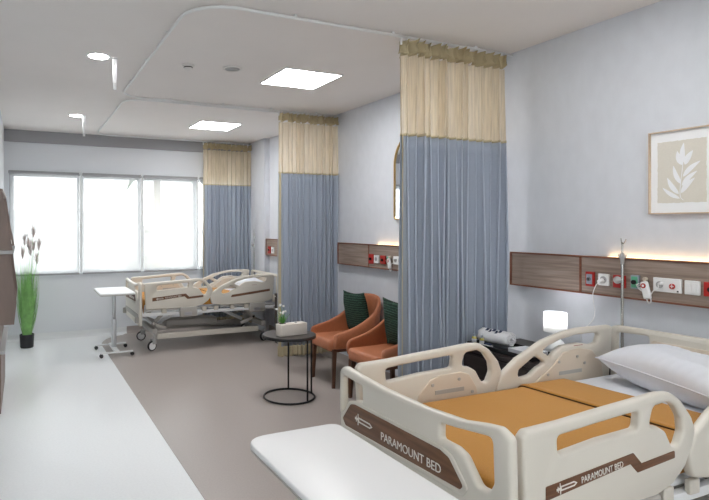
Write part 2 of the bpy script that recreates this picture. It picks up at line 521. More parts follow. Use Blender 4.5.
for (x, y, h, s, lab) in ((4.2, 19, 7.4, 1, 'tall palm seen faintly through the middle blind'),
                          (12.4, 22, 6.4, 2, 'palm seen faintly through the blind beside the far curtain')):
    random.seed(s)
    t = thing('palm_tree', lab, 'tree', (x, y, -4.0))
    bm = bmesh.new(); tube(bm, [(0, 0, 0), (.05, 0, h * .5), (0, 0, h)], [.2, .16, .12], 10); obj('trunk', bm, M['trunk'], t, True)
    bm = bmesh.new()
    for k in range(16):
        a = 2 * PI * k / 16 + random.random() * .3; L = 1.3 + random.random() * .5; dr = random.uniform(.2, 1.0)
        pr_ = None
        for j in range(9):
            u = j / 8
            c = Vector((math.cos(a) * L * u, math.sin(a) * L * u, h + .5 * math.sin(u * 2) - dr * u * u))
            wv = Vector((-math.sin(a), math.cos(a), 0)) * (.24 * math.sin(PI * min(1, .12 + u * .88)) + .01)
            row = [bm.verts.new(c - wv - Vector((0, 0, .08))), bm.verts.new(c), bm.verts.new(c + wv - Vector((0, 0, .08)))]
            if pr_:
                bm.faces.new((pr_[0], pr_[1], row[1], row[0])); bm.faces.new((pr_[1], pr_[2], row[2], row[1]))
            pr_ = row
    solidify(obj('frond', bm, M['palm'], t), .02)

# ------------------------------------------------------------------ ceiling fittings
pl = [(2.23, 4.37, 'square recessed ceiling light panel nearer the camera'), (2.27, 6.88, 'square recessed ceiling light panel near the far curtain'),
      (2.23, 1.86, 'unseen square ceiling light panel added as fill above the near bed'), (2.23, -.65, 'unseen square ceiling light panel added as fill behind the camera')]  # these two are out of view, added to light the near part
for x, y, lab in pl:
    t = thing('ceiling_light_panel', lab, 'ceiling light', (x, y, ZC), 0, 'square ceiling light panels')
    s = .262
    plate('light_frame', [(-s - .012, -s - .012), (s + .012, -s - .012), (s + .012, s + .012), (-s - .012, s + .012)],
          [[(-s, -s), (s, -s), (s, s), (-s, s)]], .008, .001, M['white_metal'], t, Matrix.Translation((0, 0, -.004)), False)
    obj('diffuser', box(-s, -s, -.006, s, s, -.001), M['panel_light'] if y > 3 else M['panel_light_fill'], t)
dl = [(.53, 4.41, 'round ceiling downlight nearer the camera on the walkway side'), (.58, 6.9, 'round ceiling downlight near the window wall'),
      (.50, 1.9, 'unseen round ceiling downlight added as fill above the camera'), (.50, -.6, 'unseen round ceiling downlight added as fill behind the camera'), (-1.2, 1.0, 'unseen round ceiling downlight added as fill over the entrance')]  # last three are unseen, added to brighten the camera end
for x, y, lab in dl:
    t = thing('downlight', lab, 'ceiling light', (x, y, ZC), 0, 'round ceiling downlights')
    bm = bmesh.new(); lathe(bm, [(.072, -.001), (.088, -.001), (.092, -.004), (.088, -.008), (.072, -.006), (.072, -.001)], 36); obj('trim_ring', bm, M['white_metal'], t, True)
    bm = bmesh.new(); cyl(bm, (0, 0, -.001), (0, 0, -.006), .072, seg=36); obj('diffuser', bm, M['down_light'], t)
for x, y, lab in ((.652, 4.42, 'white slotted metal hanger strip dropping from the ceiling by the nearer downlight'),
                  (.662, 6.87, 'white metal hanger strip dropping from the ceiling by the farther downlight')):
    t = thing('ceiling_hanger', lab, 'hanger', (x, y, ZC), 0, 'white hanger strips on the ceiling')
    plate('hanger_strip', [(-.013, -.245), (.013, -.245), (.018, -.004), (-.018, -.004)],
          [[(.005 * math.cos(a * PI / 5), z + .005 * math.sin(a * PI / 5)) for a in range(10)] for z in (-.05, -.20)], .014, .002,
          M['white_metal'], t, Matrix.Rotation(PI / 2, 4, 'X') @ Matrix.Identity(4), False)
    bm = bmesh.new(); bx(bm, -.022, -.022, -.005, .022, .022, 0, .002); obj('mounting_plate', bm, M['white_metal'], t)
t = thing('smoke_detector', 'small white smoke detector on the ceiling inside the middle curtain track', 'smoke detector', (1.215, 4.36, ZC))
bm = bmesh.new(); lathe(bm, [(0, 0), (.05, 0), (.05, -.012), (.034, -.016), (.034, -.03), (.026, -.04), (0, -.042)], 28); obj('detector_body', bm, M['lens'], t, auto=40)
bm = bmesh.new(); lathe(bm, [(0.0345, -.019), (.036, -.019), (.036, -.026), (.0345, -.026)], 28); obj('sensor_ring', bm, M['dark_hole'], t)
t = thing('ceiling_speaker', 'round flush grille on the ceiling between smoke detector and light panel', 'ceiling speaker', (1.57, 4.30, ZC))
bm = bmesh.new(); lathe(bm, [(.062, -.001), (.08, -.001), (.08, -.008), (.066, -.012), (.062, -.010)], 32); obj('speaker_rim', bm, M['lens'], t, auto=40)
bm = bmesh.new(); lathe(bm, [(0, -.001), (.062, -.001), (.062, -.007), (0, -.010)], 32); obj('grille', bm, M['shelf_grey'], t, True)

def arc(cx, cy, r, a0, a1, n=8):
    return [(cx + r * math.cos(a0 + (a1 - a0) * k / n), cy + r * math.sin(a0 + (a1 - a0) * k / n)) for k in range(n + 1)]
ZT = ZC - .022
tr1 = [(3.33, 3.05)] + arc(1.16, 3.33, .28, -PI / 2, -PI, 10) + arc(1.10, 5.37, .22, PI, PI / 2, 8) + [(3.33, 5.585)]
tr2 = [(3.33, 5.665)] + arc(1.16, 5.885, .22, -PI / 2, -PI, 8) + arc(1.16, 7.88, .22, PI, PI / 2, 8) + [(3.25, 8.10)]
for pts, lab in ((tr1, 'white curtain track curving around the middle bay on the ceiling'), (tr2, 'white curtain track curving around the far bay on the ceiling')):
    t = thing('curtain_track', lab, 'curtain track', (0, 0, 0), 0, 'ceiling curtain tracks')
    bm = bmesh.new(); tube(bm, [(x, y, ZT) for x, y in pts], .0095, 8); obj('rail', bm, M['white_metal'], t, True)
    # brackets
    L = 0
    for (a, b) in zip(pts, pts[1:]):
        d = math.dist(a, b); n = int(d / .55)
        for k in range(n):
            u = (k + .5) / max(n, 1)
            x = a[0] + (b[0] - a[0]) * u; y = a[1] + (b[1] - a[1]) * u
            bm = bmesh.new(); bx(bm, x - .01, y - .01, ZT, x + .01, y + .01, ZC, .002)
            obj('bracket', bm, M['white_metal'], t)

# ------------------------------------------------------------------ curtains
def curtain(x0, x1, y, zb, zs, label, seed, npl, lin=.028):
    """bunched curtain along X, local origin at its left bottom"""
    t = thing('privacy_curtain', label, 'curtain', (x0, y, zb), 0, 'blue and beige privacy curtains')
    W = x1 - x0; top = ZC - .045 - zb
    rnd = random.Random(seed)
    ph = [0]
    for i in range(npl): ph.append(ph[-1] + rnd.uniform(.6, 1.5))
    ph = [p / ph[-1] for p in ph]
    amp = [rnd.uniform(.6, 1.1) for _ in range(npl)]
    sk = [rnd.uniform(-.25, .25) for _ in range(npl)]
    def P(u, z, k=1.0, off=0.0):
        i = 0
        while i < npl - 1 and u > ph[i + 1]: i += 1
        v = (u - ph[i]) / (ph[i + 1] - ph[i])
        hfac = .55 + .45 * (1 - z / top)
        s = math.sin(2 * PI * v)
        s = math.copysign(abs(s) ** .7, s)
        a = .066 * amp[i] * (.75 + .25 * math.sin(z * 2.2 + i * 1.7)) * (.8 + .2 * hfac)
        yy = a * s * k
        xx = u * W + sk[i] * .02 * math.sin(z * 1.3 + i) + .017 * math.sin(4 * PI * v) * hfac
        return Vector((xx, yy + off, z))
    nu = npl * 12
    zb1 = .115; zs_l = zs - zb
    def sheet(z0, z1, nv, u0=0.0, u1=1.0, off=0.0):
        n = max(8, int(nu * (u1 - u0)))
        return grid_surface(lambda u, v: P(u0 + (u1 - u0) * u, z0 + (z1 - z0) * v, off=off), n, nv)
    o = obj('fabric_panel', sheet(zb1, zs_l, 20), M['blue_cloth'], t, True); solidify(o, .004)
    o = obj('sheer_top', sheet(zs_l + .006, top - .10, 10), M['sheer'], t, True)
    bm = grid_surface(lambda u, v: P(u, zs_l - .008 + .018 * v), nu, 1)
    o = obj('joining_seam', bm, M['beige_cloth'], t, True); solidify(o, .007)
    o = obj('hem', sheet(0.0, zb1, 4), M['beige_cloth'], t, True); solidify(o, .005)
    o = obj('edge_lining', sheet(0.0, zs_l, 20, 0.0, lin, -.012), M['beige_cloth'], t, True); solidify(o, .004)
    # gathered heading that flares above the sheer
    def head(u, v):
        z = top - .085 + .085 * v
        p = P(u, z)
        k = 1 + .9 * (abs(v - .55) ** 1.1)
        e = .010 * math.sin(u * npl * 19.0) * v + .020 * math.sin(u * npl * 12.6 + 2 * v) * (1 - .5 * v)
        p.y = p.y * k + e
        if v < .01: p.z += .012 * math.sin(u * npl * 9)
        return p
    o = obj('gathered_heading', grid_surface(head, nu, 6), M['head_cloth'], t, True); solidify(o, .003)
    for i in range(npl + 1):
        u = min(ph[i] * W + .0, W)
        bm = bmesh.new(); bx(bm, u - .006, -.006, top - .03, u + .006, .006, top + .014, .002)
        obj('runner', bm, M['white_plastic'], t)
    return t
curtain(2.318, 3.238, 3.055, .11, 2.18, 'nearest blue and beige privacy curtain, beside the black nightstand', 3, 15, .008)
curtain(2.585, 3.325, 5.585, .12, 2.155, 'middle blue and beige privacy curtain, behind the terracotta armchairs', 8, 14)
curtain(2.49, 3.25, 8.10, .06, 2.19, 'farthest blue and beige privacy curtain, in front of the window', 12, 13)

# ------------------------------------------------------------------ bedhead panels on the right wall
XF = 3.285
def bedhead(y0, y1, div, label, cove_r, x_wall=XR):
    xf = x_wall - .055
    t = thing('bedhead_panel', label, 'wall panel', (xf, y0, 1.13), 0, 'wood bedhead panels along the right wall')
    L = y1 - y0; w = x_wall - xf - .002
    obj('wood_board', box(.004, .01, .012, w, L - .01, .238), M['wood_panel'], t)
    bm = bmesh.new()
    bx(bm, -.004, 0, .003, w, L, .013, .002); bx(bm, -.004, 0, .237, .022, L, .247, .002)
    bx(bm, -.004, 0, .013, w, .012, .237); bx(bm, -.004, L - .012, .013, w, L, .237)
    for d in div: bx(bm, 0, d - y0 - .007, .013, .02, d - y0 + .007, .237)
    obj('edge_trim', bm, M['wood_trim'], t)
    for a, b in cove_r:
        obj('light_strip', box(w - .028, a - y0, .2385, w - .008, b - y0, .2465), M['cove'], t)
    return t
bedhead(-.5, 3.03, [1.2, 2.462], 'wood bedhead panel on the wall above the near bed', [(-.4, 2.30)])
bedhead(3.18, 5.50, [4.88], 'wood bedhead panel on the wall behind the armchairs', [(3.3, 4.78)])
bedhead(5.78, 7.56, [6.6], 'wood bedhead panel on the wall above the far bed', [], XR)
obj2 = struct('trim_5', box(3.30, 7.55, .0, 3.3395, 7.559, 2.859), M['wall'])

def outlet(y, z, w, h, m, label, kind, xf=XF, grp=None):
    names = {'gas': 'gas_outlet', 'power': 'power_socket', 'call': 'nurse_call_intercom', 'switch': 'light_switch'}
    t = thing(names[kind], label, {'gas': 'outlet', 'power': 'socket', 'call': 'intercom', 'switch': 'switch'}[kind], (xf, y, z), 0, grp)
    obj('cover_plate', box(-.012, -w / 2, -h / 2, .003, w / 2, h / 2, .003), M[m], t)
    if kind == 'gas':
        if m == 'red' and w < .065:
            obj('face', box(-.018, -w * .32, -h * .34, -.012, w * .32, h * .34, .002), M['outlet_grey'], t)
        if m == 'outlet_grey':
            obj('face', box(-.016, -w * .36, -h * .40, -.012, w * .36, h * .40, .002), M['green'], t)
        bm = bmesh.new(); cyl(bm, (-.012, 0, 0), (-.026, 0, 0), .013, seg=20); obj('valve', bm, M['steel' if m == 'red' and w < .065 else 'dark_hole'], t, auto=40)
        bm = bmesh.new(); cyl(bm, (-.024, 0, 0), (-.029, 0, 0), .006, seg=12); obj('valve_hole', bm, M['dark_hole'], t)
    if kind == 'power':
        bm = bmesh.new(); cyl(bm, (-.012, 0, 0), (-.0145, 0, 0), .021, seg=24); obj('socket_recess', bm, M['shelf_grey'], t, auto=40)
        for s in (-1, 1):
            bm = bmesh.new(); cyl(bm, (-.014, s * .009, 0), (-.0155, s * .009, 0), .003, seg=10); obj('socket_hole', bm, M['dark_hole'], t)
    if kind == 'switch':
        for s in (-1, 1):
            obj('rocker', box(-.017, s * w * .2 - w * .17, -h * .33, -.012, s * w * .2 + w * .17, h * .33, .002), M['white_plastic'], t)
    if kind == 'call':
        bm = bmesh.new(); cyl(bm, (-.012, w * .26, 0), (-.014, w * .26, 0), .019, seg=24); obj('speaker_grille', bm, M['shelf_grey'], t)
        bm = bmesh.new(); cyl(bm, (-.012, -w * .2, -.003), (-.017, -w * .2, -.003), .015, seg=24); obj('call_button', bm, M['red'], t)
        bm = bmesh.new()
        bx(bm, -.0185, -w * .2 - .010, -.005, -.0165, -w * .2 + .010, 0); bx(bm, -.0185, -w * .2 - .0025, -.013, -.0165, -w * .2 + .0025, .008)
        obj('cross_mark', bm, M['white_plastic'], t)
        obj('badge', box(-.0135, -w * .42, -h * .42, -.0125, -w * .36, -h * .32), M['dark_hole'], t)
    return t
k = XF / 3.32
G1 = 'outlets on the near bedhead panel'
outlet(2.414 * k, 1.231, .058, .092, 'red', 'red gas outlet with grey face, leftmost on the near bedhead panel', 'gas')
outlet(2.321 * k, 1.235, .070, .072, 'white_plastic', 'white power socket with a white plug cable on the near bedhead panel', 'power')
outlet(2.222 * k, 1.232, .074, .076, 'red', 'red gas outlet behind the steel drip pole', 'gas')
outlet(2.126 * k, 1.238, .050, .080, 'outlet_grey', 'green and grey gas outlet on the near bedhead panel', 'gas')
outlet(1.945 * k, 1.236, .148, .078, 'white_plastic', 'white nurse call intercom with red button on the near bedhead panel', 'call')
outlet(1.816 * k, 1.235, .074, .076, 'white_plastic', 'white square light switch right of the nurse call intercom', 'switch')
outlet(1.722 * k, 1.235, .074, .076, 'red', 'red outlet at the right edge of the picture, past the light switch', 'gas')
outlet(4.873 * k, 1.226, .080, .100, 'red', 'red gas outlet, leftmost on the bedhead panel behind the armchairs', 'gas')
outlet(4.777 * k, 1.228, .080, .080, 'white_plastic', 'white power socket on the bedhead panel behind the armchairs', 'power')
outlet(4.663 * k, 1.228, .084, .084, 'red', 'red gas outlet right of the white socket on the middle bedhead panel', 'gas')
outlet(4.572 * k, 1.234, .050, .072, 'outlet_grey', 'green and grey gas outlet on the middle bedhead panel', 'gas')
outlet(4.41 * k, 1.234, .150, .078, 'white_plastic', 'white nurse call intercom partly hidden by the nearest curtain', 'call')
outlet(7.42, 1.215, .085, .105, 'red', 'red gas outlet on the bedhead panel of the far bay', 'gas')
outlet(7.30, 1.215, .080, .090, 'white_plastic', 'white power socket on the bedhead panel of the far bay', 'power')

def handset(y, z, label, panel_y):
    t = thing('nurse_call_handset', label, 'handset', (XF - .03, y, z), 0, 'nurse call handsets on cords')
    bm = bmesh.new(); cyl(bm, (.02, 0, .0), (.0, 0, .0), .011, seg=20); bx(bm, 0, -.004, -.004, .03, .004, .004); obj('hook', bm, M['bed_inner'], t, auto=40)
    mt = Matrix.Translation((-.005, -.012, -.062)) @ Matrix.Rotation(math.radians(-14), 4, 'X')
    bm = bmesh.new(); bx(bm, -.012, -.021, -.05, .012, .021, .05, .009, 3, mtx=mt); obj('handset_body', bm, M['white_plastic'], t, auto=50)
    bm = bmesh.new(); cyl(bm, mt @ Vector((-.012, 0, .026)), mt @ Vector((-.016, 0, .026)), .014, seg=20); obj('call_button', bm, M['red'], t)
    bm = bmesh.new()
    cyl(bm, mt @ Vector((-.0158, 0, .026)), mt @ Vector((-.0172, 0, .026)), .007, seg=16); obj('button_mark', bm, M['white_plastic'], t)
    pts = []
    for i in range(60):
        u = i / 59
        a = u * 2 * PI * 2.3
        pts.append((-.004 + .006 * math.sin(a * 2), .018 + .026 * math.cos(a) - .012 * u, -.035 - .016 * math.sin(a) - .02 * u))
    bm = bmesh.new(); tube(bm, pts, .0028, 6); obj('coiled_cord', bm, M['white_plastic'], t, True)
    x1, y1, z1 = -.005, -.045, -.075
    pts = [(-.004, -.016, -.110), (-.004, -.026, -.135), (-.004, -.040, -.125), (-.006, -.040, -.09), (-.008, -.055, -.062), (-.008, -.080, -.050), (-.01, panel_y - y + .012, -.022)]
    bm = bmesh.new(); tube(bm, smooth_path(pts), .003, 8); obj('cord', bm, M['white_plastic'], t, True)
    bm = bmesh.new(); cyl(bm, (.012, panel_y - y, -.015), (-.014, panel_y - y + .008, -.018), .009, .006, 14); obj('plug', bm, M['white_plastic'], t, auto=40)

def smooth_path(pts, n=6):
    P = [Vector(p) for p in pts]
    out = []
    for i in range(len(P) - 1):
        p0 = P[max(i - 1, 0)]; p1 = P[i]; p2 = P[i + 1]; p3 = P[min(i + 2, len(P) - 1)]
        for k in range(n):
            t = k / n
            out.append(.5 * ((2 * p1) + (-p0 + p2) * t + (2 * p0 - 5 * p1 + 4 * p2 - p3) * t * t + (-p0 + 3 * p1 - 3 * p2 + p3) * t ** 3))
    out.append(P[-1])
    return out
handset(2.058 * k, 1.262, 'white nurse call handset hanging by the near bed', 1.962 * k)
handset(4.53 * k, 1.262, 'white nurse call handset hanging behind the armchairs beside the nearest curtain', 4.44 * k)

t = thing('power_cable', 'thin white cable dropping from the near socket down behind the bed rail', 'cable', (XF, 2.30, 1.235))
bm = bmesh.new(); cyl(bm, (-.017, 0, -.006), (-.048, 0, -.010), .015, .012, 16); obj('plug', bm, M['white_plastic'], t, auto=40)
bm = bmesh.new(); tube(bm, smooth_path([(-.045, 0, -.012), (-.062, .012, -.04), (-.055, .035, -.10), (-.045, .03, -.19), (-.06, .03, -.25), (-.075, .09, -.33), (-.05, .12, -.40), (-.06, .10, -.44)]), .0025, 8)
obj('cord', bm, M['white_plastic'], t, True)

# ------------------------------------------------------------------ drip poles
def drip_pole(x, y, z0, ztop, label, base=None):
    t = thing('drip_pole', label, 'drip pole', (x, y, z0), 0)
    H = ztop - z0
    bm = bmesh.new(); cyl(bm, (0, 0, 0), (0, 0, H - .12), .0085, seg=16); cyl(bm, (0, 0, H - .13), (0, 0, H - .03), .005, seg=12)
    obj('pole', bm, M['steel'], t, auto=40)
    bm = bmesh.new()
    tube(bm, smooth_path([(0, 0, H - .04), (.0, 0, H - .02), (-.008, -.012, H - .028), (-.008, -.022, H - .012), (-.006, -.026, H)]), .003, 8)
    tube(bm, smooth_path([(0, 0, H - .05), (.004, .008, H - .02), (.004, .01, H + .004)]), .003, 8)
    obj('top_hook', bm, M['steel'], t, True)
    bm = bmesh.new(); lathe(bm, [(0, H - .150), (.009, H - .150), (.011, H - .12), (.015, H - .105), (.010, H - .085), (0, H - .08)], 18)
    obj('collar', bm, M['shelf_grey'], t, auto=50)
    for s in (-1, 1):
        bm = bmesh.new(); tube(bm, smooth_path([(0, s * .008, H - .115), (0, s * .020, H - .108), (0, s * .023, H - .092)]), .004, 8); obj('hook', bm, M['shelf_grey'], t, True)
    bm = bmesh.new(); bmesh.ops.create_uvsphere(bm, u_segments=18, v_segments=12, radius=.022, matrix=Matrix.Translation((-.012, .022, H - .245)))
    cyl(bm, (0, 0, H - .245), (-.006, .011, H - .245), .011, seg=12)
    obj('clamp_knob', bm, M['shelf_grey'], t, True)
    bm = bmesh.new(); cyl(bm, (0, 0, 0.0), (0, 0, .04), .016, seg=16); obj('socket_collar', bm, M['grey_metal'], t, auto=40)
    return t
drip_pole(3.245, 2.158, .52, 1.49, 'steel drip pole rising from the near bed head in front of the wood panel')
t2 = drip_pole(3.195, 7.80, .44, 1.52, 'steel drip pole behind the far bed beside the far curtain')

# ------------------------------------------------------------------ picture and mirror
t = thing('framed_picture', 'framed white leaf print on oatmeal ground hung above the near bed', 'picture', (XR, 1.88, 1.635))
mt = Matrix(((0, 0, -1, 0), (-1, 0, 0, 0), (0, 1, 0, 0), (0, 0, 0, 1)))      # local x -> -Y, y -> Z, z -> -X
w, h = .340, .470
plate('frame', [(-w / 2, 0), (w / 2, 0), (w / 2, h), (-w / 2, h)], [[(-w / 2 + .007, .007), (w / 2 - .007, .007), (w / 2 - .007, h - .007), (-w / 2 + .007, h - .007)]],
      .028, .001, M['frame_wood'], t, Matrix.Translation((-.0145, 0, 0)) @ mt, False)
obj('mount_board', box(-.012, -w / 2 + .006, .006, -.002, w / 2 - .006, h - .006), M['art_white'], t)
rnd = random.Random(5)
edge = []
x0, x1, y0, y1 = -.126, .126, .062, .408
for a, b in (((x0, y0), (x1, y0)), ((x1, y0), (x1, y1)), ((x1, y1), (x0, y1)), ((x0, y1), (x0, y0))):
    for i in range(26):
        u = i / 26; edge.append((a[0] + (b[0] - a[0]) * u + rnd.uniform(-.0018, .0018), a[1] + (b[1] - a[1]) * u + rnd.uniform(-.0018, .0018)))
plate('oatmeal_field', edge, [], .001, .0002, M['art_bg'], t, Matrix.Translation((-.0125, 0, 0)) @ mt, False)
bm = bmesh.new()
def leaf2(bm, p, q, wd, z=.0):
    p = Vector(p); q = Vector(q); d = q - p; nn = Vector((-d.y, d.x)).normalized()
    L = []; R = []
    for i in range(1, 12):
        u = i / 12; ww = wd * math.sin(PI * u ** .8) ** .85
        c = p + d * u + nn * .06 * d.length * math.sin(PI * u)
        L.append(c + nn * ww); R.append(c - nn * ww)
    pts = [p] + L + [q] + R[::-1]
    vs = [bm.verts.new(mt @ Vector((a.x, a.y, .0008))) for a in pts]
    f = bm.faces.new(vs)
    r = bmesh.ops.extrude_face_region(bm, geom=[f])
    for v in r['geom']:
        if isinstance(v, bmesh.types.BMVert): v.co.x -= .0012
for a in [((-.006, .085), (-.098, .150), .011), ((-.012, .110), (-.072, .205), .013), ((.0, .165), (-.040, .270), .012),
          ((.0, .115), (.070, .195), .014), ((.004, .155), (.082, .232), .012), ((.010, .205), (.098, .285), .013),
          ((.005, .270), (-.020, .350), .014), ((.012, .285), (.014, .392), .013), ((.020, .270), (.060, .345), .015)]:
    leaf2(bm, *a)
tube(bm, smooth_path([mt @ Vector((x, y, .0015)) for x, y in ((.012, .075), (-.004, .10), (-.002, .17), (.006, .24), (.012, .30))]), .0018, 6)
o = obj('leaf_motif', bm, M['art_white'], t); o.location = (-.0135, 0, 0)

t = thing('arched_mirror', 'tall arched mirror in a thin brass frame, half hidden by the nearest curtain', 'mirror', (XR, 4.19, 1.625))
hw, hh, r = .30, .83, .30
outl = [(-hw, .02), (-hw + .02, 0), (hw - .02, 0), (hw, .02)] + [(hw * math.cos(a), hh - r + r * math.sin(a)) for a in [PI * i / 24 for i in range(25)]]
inn = [(x * .955, .012 + (y) * .968) for x, y in outl]
plate('brass_frame', outl, [inn], .026, .003, M['gold'], t, Matrix.Translation((-.014, 0, 0)) @ mt)
plate('mirror_glass', inn, [], .008, .0005, M['mirror'], t, Matrix.Translation((-.012, 0, 0)) @ mt, False)

# ------------------------------------------------------------------ hospital beds
def hospital_bed(loc, dz, label, lift):
    """local x: foot to head, local y: near side negative; dz lowers deck and rails"""
    t = thing('hospital_bed', label, 'bed', loc, 0, 'hospital beds')
    X0, Y0 = 1.336, 1.70
    Z = lambda z: z + dz
    # --- foot board (plane x = 0)
    fo = [(1.208, .42), (1.212, .75), (1.216, .935), (1.262, .955), (1.325, .946), (1.42, .926), (1.61, .913), (1.86, .914), (2.04, .924), (2.155, .936), (2.19, .915), (2.186, .75), (2.178, .42)]
    def fy(p): return (Y0 - p[0], p[1] + dz)          # plate x grows towards the camera side
    # matrix: plate x -> -local y, plate y -> z, plate z -> -x
    fm = Matrix(((0, 0, -1, 0), (-1, 0, 0, 0), (0, 1, 0, 0), (0, 0, 0, 1)))
    rad = [.03, 0, .03, .04, .05, .1, .2, .2, .1, .04, .03, 0, .03]
    outer = fillet([fy(p) for p in fo], rad)
    hR = fillet([fy(p) for p in [(1.525, .828), (1.524, .884), (1.45, .892), (1.288, .915), (1.282, .775), (1.30, .742), (1.345, .738), (1.41, .815), (1.45, .827)]],
                [.012, .015, .05, .02, .03, .03, .03, .04, .04])
    hL = fillet([fy(p) for p in [(2.170, .728), (2.168, .894), (2.008, .884), (2.006, .818), (2.055, .812), (2.10, .788)]], [.006, .02, .012, .012, .02, .03])
    fb = plate('foot_board', outer, [hR, hL], .038, .013, M['bed_plastic'], t, fm)
    bd = fillet([fy(p) for p in [(2.155, .705), (2.090, .785), (2.055, .794), (1.515, .797), (1.470, .785), (1.404, .716), (1.42, .700), (2.13, .680)]], [.012, .03, .03, .03, .03, .012, .01, .012])
    dec = plate('wood_decal', bd, [], .006, .0015, M['bed_wood'], fb, Matrix.Translation((-.0205, 0, 0)) @ fm)
    # raised rim round the decal
    rim = fillet([fy(p) for p in [(2.170, .700), (2.100, .797), (2.058, .809), (1.510, .812), (1.455, .797), (1.382, .716), (1.41, .682), (2.14, .664)]], [.02, .03, .04, .04, .04, .02, .01, .02])
    plate('decal_rim', rim, [bd], .012, .004, M['bed_plastic'], fb, Matrix.Translation((-.019, 0, 0)) @ fm)
    text_mesh('lettering', 'PARAMOUNT BED', .350, M['white_print'], fb, Matrix.Translation((-.0243, 0, 0)) @ fm @ Matrix.Translation((Y0 - 1.684, .728 + dz, 0)) @ Matrix.Rotation(math.radians(.6), 4, 'Z'), height=.032)
    logo(fb, Matrix.Translation((-.0243, 0, 0)) @ fm @ Matrix.Translation((Y0 - 1.985, .738 + dz, 0)), .13)
    # --- head board
    ho = fillet([(-.48, .60 + dz), (-.48, .975 + dz), (-.44, .987 + dz), (0, .992 + dz), (.44, .987 + dz), (.48, .975 + dz), (.48, .60 + dz)], [.02, .03, .05, .2, .05, .03, .02])
    hh_ = [fillet([(s * .44, .70 + dz), (s * .44, .947 + dz), (s * .255, .955 + dz), (s * .255, .70 + dz)], .02) for s in (-1, 1)]
    hm = Matrix.Translation((1.845, 0, 0)) @ fm
    hb = plate('head_board', ho, hh_, .036, .012, M['bed_plastic'], t, hm)
    plate('centre_panel', fillet([(-.24, .72 + dz), (-.24, .935 + dz), (.24, .935 + dz), (.24, .72 + dz)], .02), [], .01, .003, M['bed_inner'], hb, Matrix.Translation((1.824, 0, 0)) @ fm)
    # --- side rails
    def rx(p): return (p[0] - X0, p[1] + dz)
    A = [(1.40, .612), (1.382, .922), (1.402, .942), (1.505, .945), (1.56, .947), (1.72, .958), (1.90, .968), (2.05, .978), (2.115, .972), (2.175, .938), (2.238, .872), (2.262, .82), (2.248, .765), (2.20, .69), (2.13, .642), (2.02, .612)]
    Ar = [.03, .018, .02, .05, .05, .1, .1, .06, .06, .05, .05, .04, .05, .05, .05, .05]
    A1 = [(1.536, .905), (1.540, .844), (1.74, .862), (1.932, .868), (1.942, .930), (1.72, .918)]
    A2 = [(2.015, .934), (2.10, .940), (2.142, .920), (2.182, .870), (2.190, .820), (2.162, .766), (2.122, .780), (2.085, .838), (2.045, .860), (1.992, .868)]
    B = [(2.245, .64), (2.222, .732), (2.266, .80), (2.374, .870), (2.562, .948), (2.72, .982), (2.843, .994), (3.098, .992), (3.132, .984), (3.115, .82), (3.098, .66), (2.98, .625), (2.40, .612)]
    Br = [.04, .03, .04, .05, .1, .1, .1, .02, .02, .1, .05, .05, .05]
    B1 = [(2.552, .890), (2.60, .913), (2.70, .942), (2.822, .958), (2.99, .958), (3.016, .943), (2.995, .900), (2.95, .893), (2.84, .912), (2.71, .906), (2.655, .878), (2.625, .852)]
    B2 = [(2.384, .808), (2.505, .872), (2.585, .826), (2.524, .806), (2.467, .772), (2.402, .764), (2.376, .779)]
    SA = [(1.480, .714), (1.480, .758), (1.901, .793), (1.946, .750), (2.130, .763), (2.132, .737), (1.924, .722), (1.886, .758)]
    SB = [(2.50, .715), (2.52, .745), (3.06, .800), (3.06, .770), (2.54, .715)]
    for s in (-1, 1):
        yy = s * .455
        # plate x -> x, y -> z, z -> -s*y  (outward face)
        rm = Matrix(((1, 0, 0, 0), (0, 0, s, yy), (0, 1, 0, 0), (0, 0, 0, 1)))
        def off(d): return Matrix(((1, 0, 0, 0), (0, 0, s, yy + s * d), (0, 1, 0, 0), (0, 0, 0, 1)))
        for nm, O, OR, HS, ST, INN, BOLT in (
                ('side_rail', A, Ar, [(A1, [.018] * 4 + [.02, .1]), (A2, .03)], SA, [(1.70, .66), (1.72, .76), (1.79, .825), (1.85, .842), (1.98, .845), (2.03, .83), (2.08, .76), (2.10, .68)], [(1.80, .80), (1.965, .812), (2.05, .74)]),
                ('side_rail', B, Br, [(B1, .02), (B2, .018)], SB, [(2.42, .68), (2.50, .735), (2.62, .80), (2.71, .872), (2.84, .885), (2.94, .865), (3.02, .79), (3.04, .69)], [(2.67, .825), (2.815, .842), (2.585, .765), (2.875, .80)])):
            rl = plate(nm, fillet([rx(p) for p in O], OR), [fillet([rx(p) for p in h_], r_) for h_, r_ in HS], .036, .012, M['bed_plastic'], t, rm)
            plate('inner_panel', fillet([rx(p) for p in INN], .03), [], .012, .005, M['bed_inner'], rl, off(-.020))
            for b in BOLT:
                bm = bmesh.new(); p = rx(b)
                cyl(bm, (p[0], yy - s * .024, p[1]), (p[0], yy - s * .030, p[1]), .008, seg=14); obj('bolt', bm, M['grey_metal'], rl, auto=40)
            cx = sum(p[0] for p in INN) / len(INN) - X0
            bm = bmesh.new(); bx(bm, cx - .09, yy - s * .026 - .002, .752 + dz, cx + .09, yy - s * .026 + .002, .772 + dz); obj('grip_slot', bm, M['grey_metal'], rl)
            plate('wood_stripe', fillet([rx(p) for p in ST], .006), [], .004, .001, M['bed_wood'], rl, off(.0185))
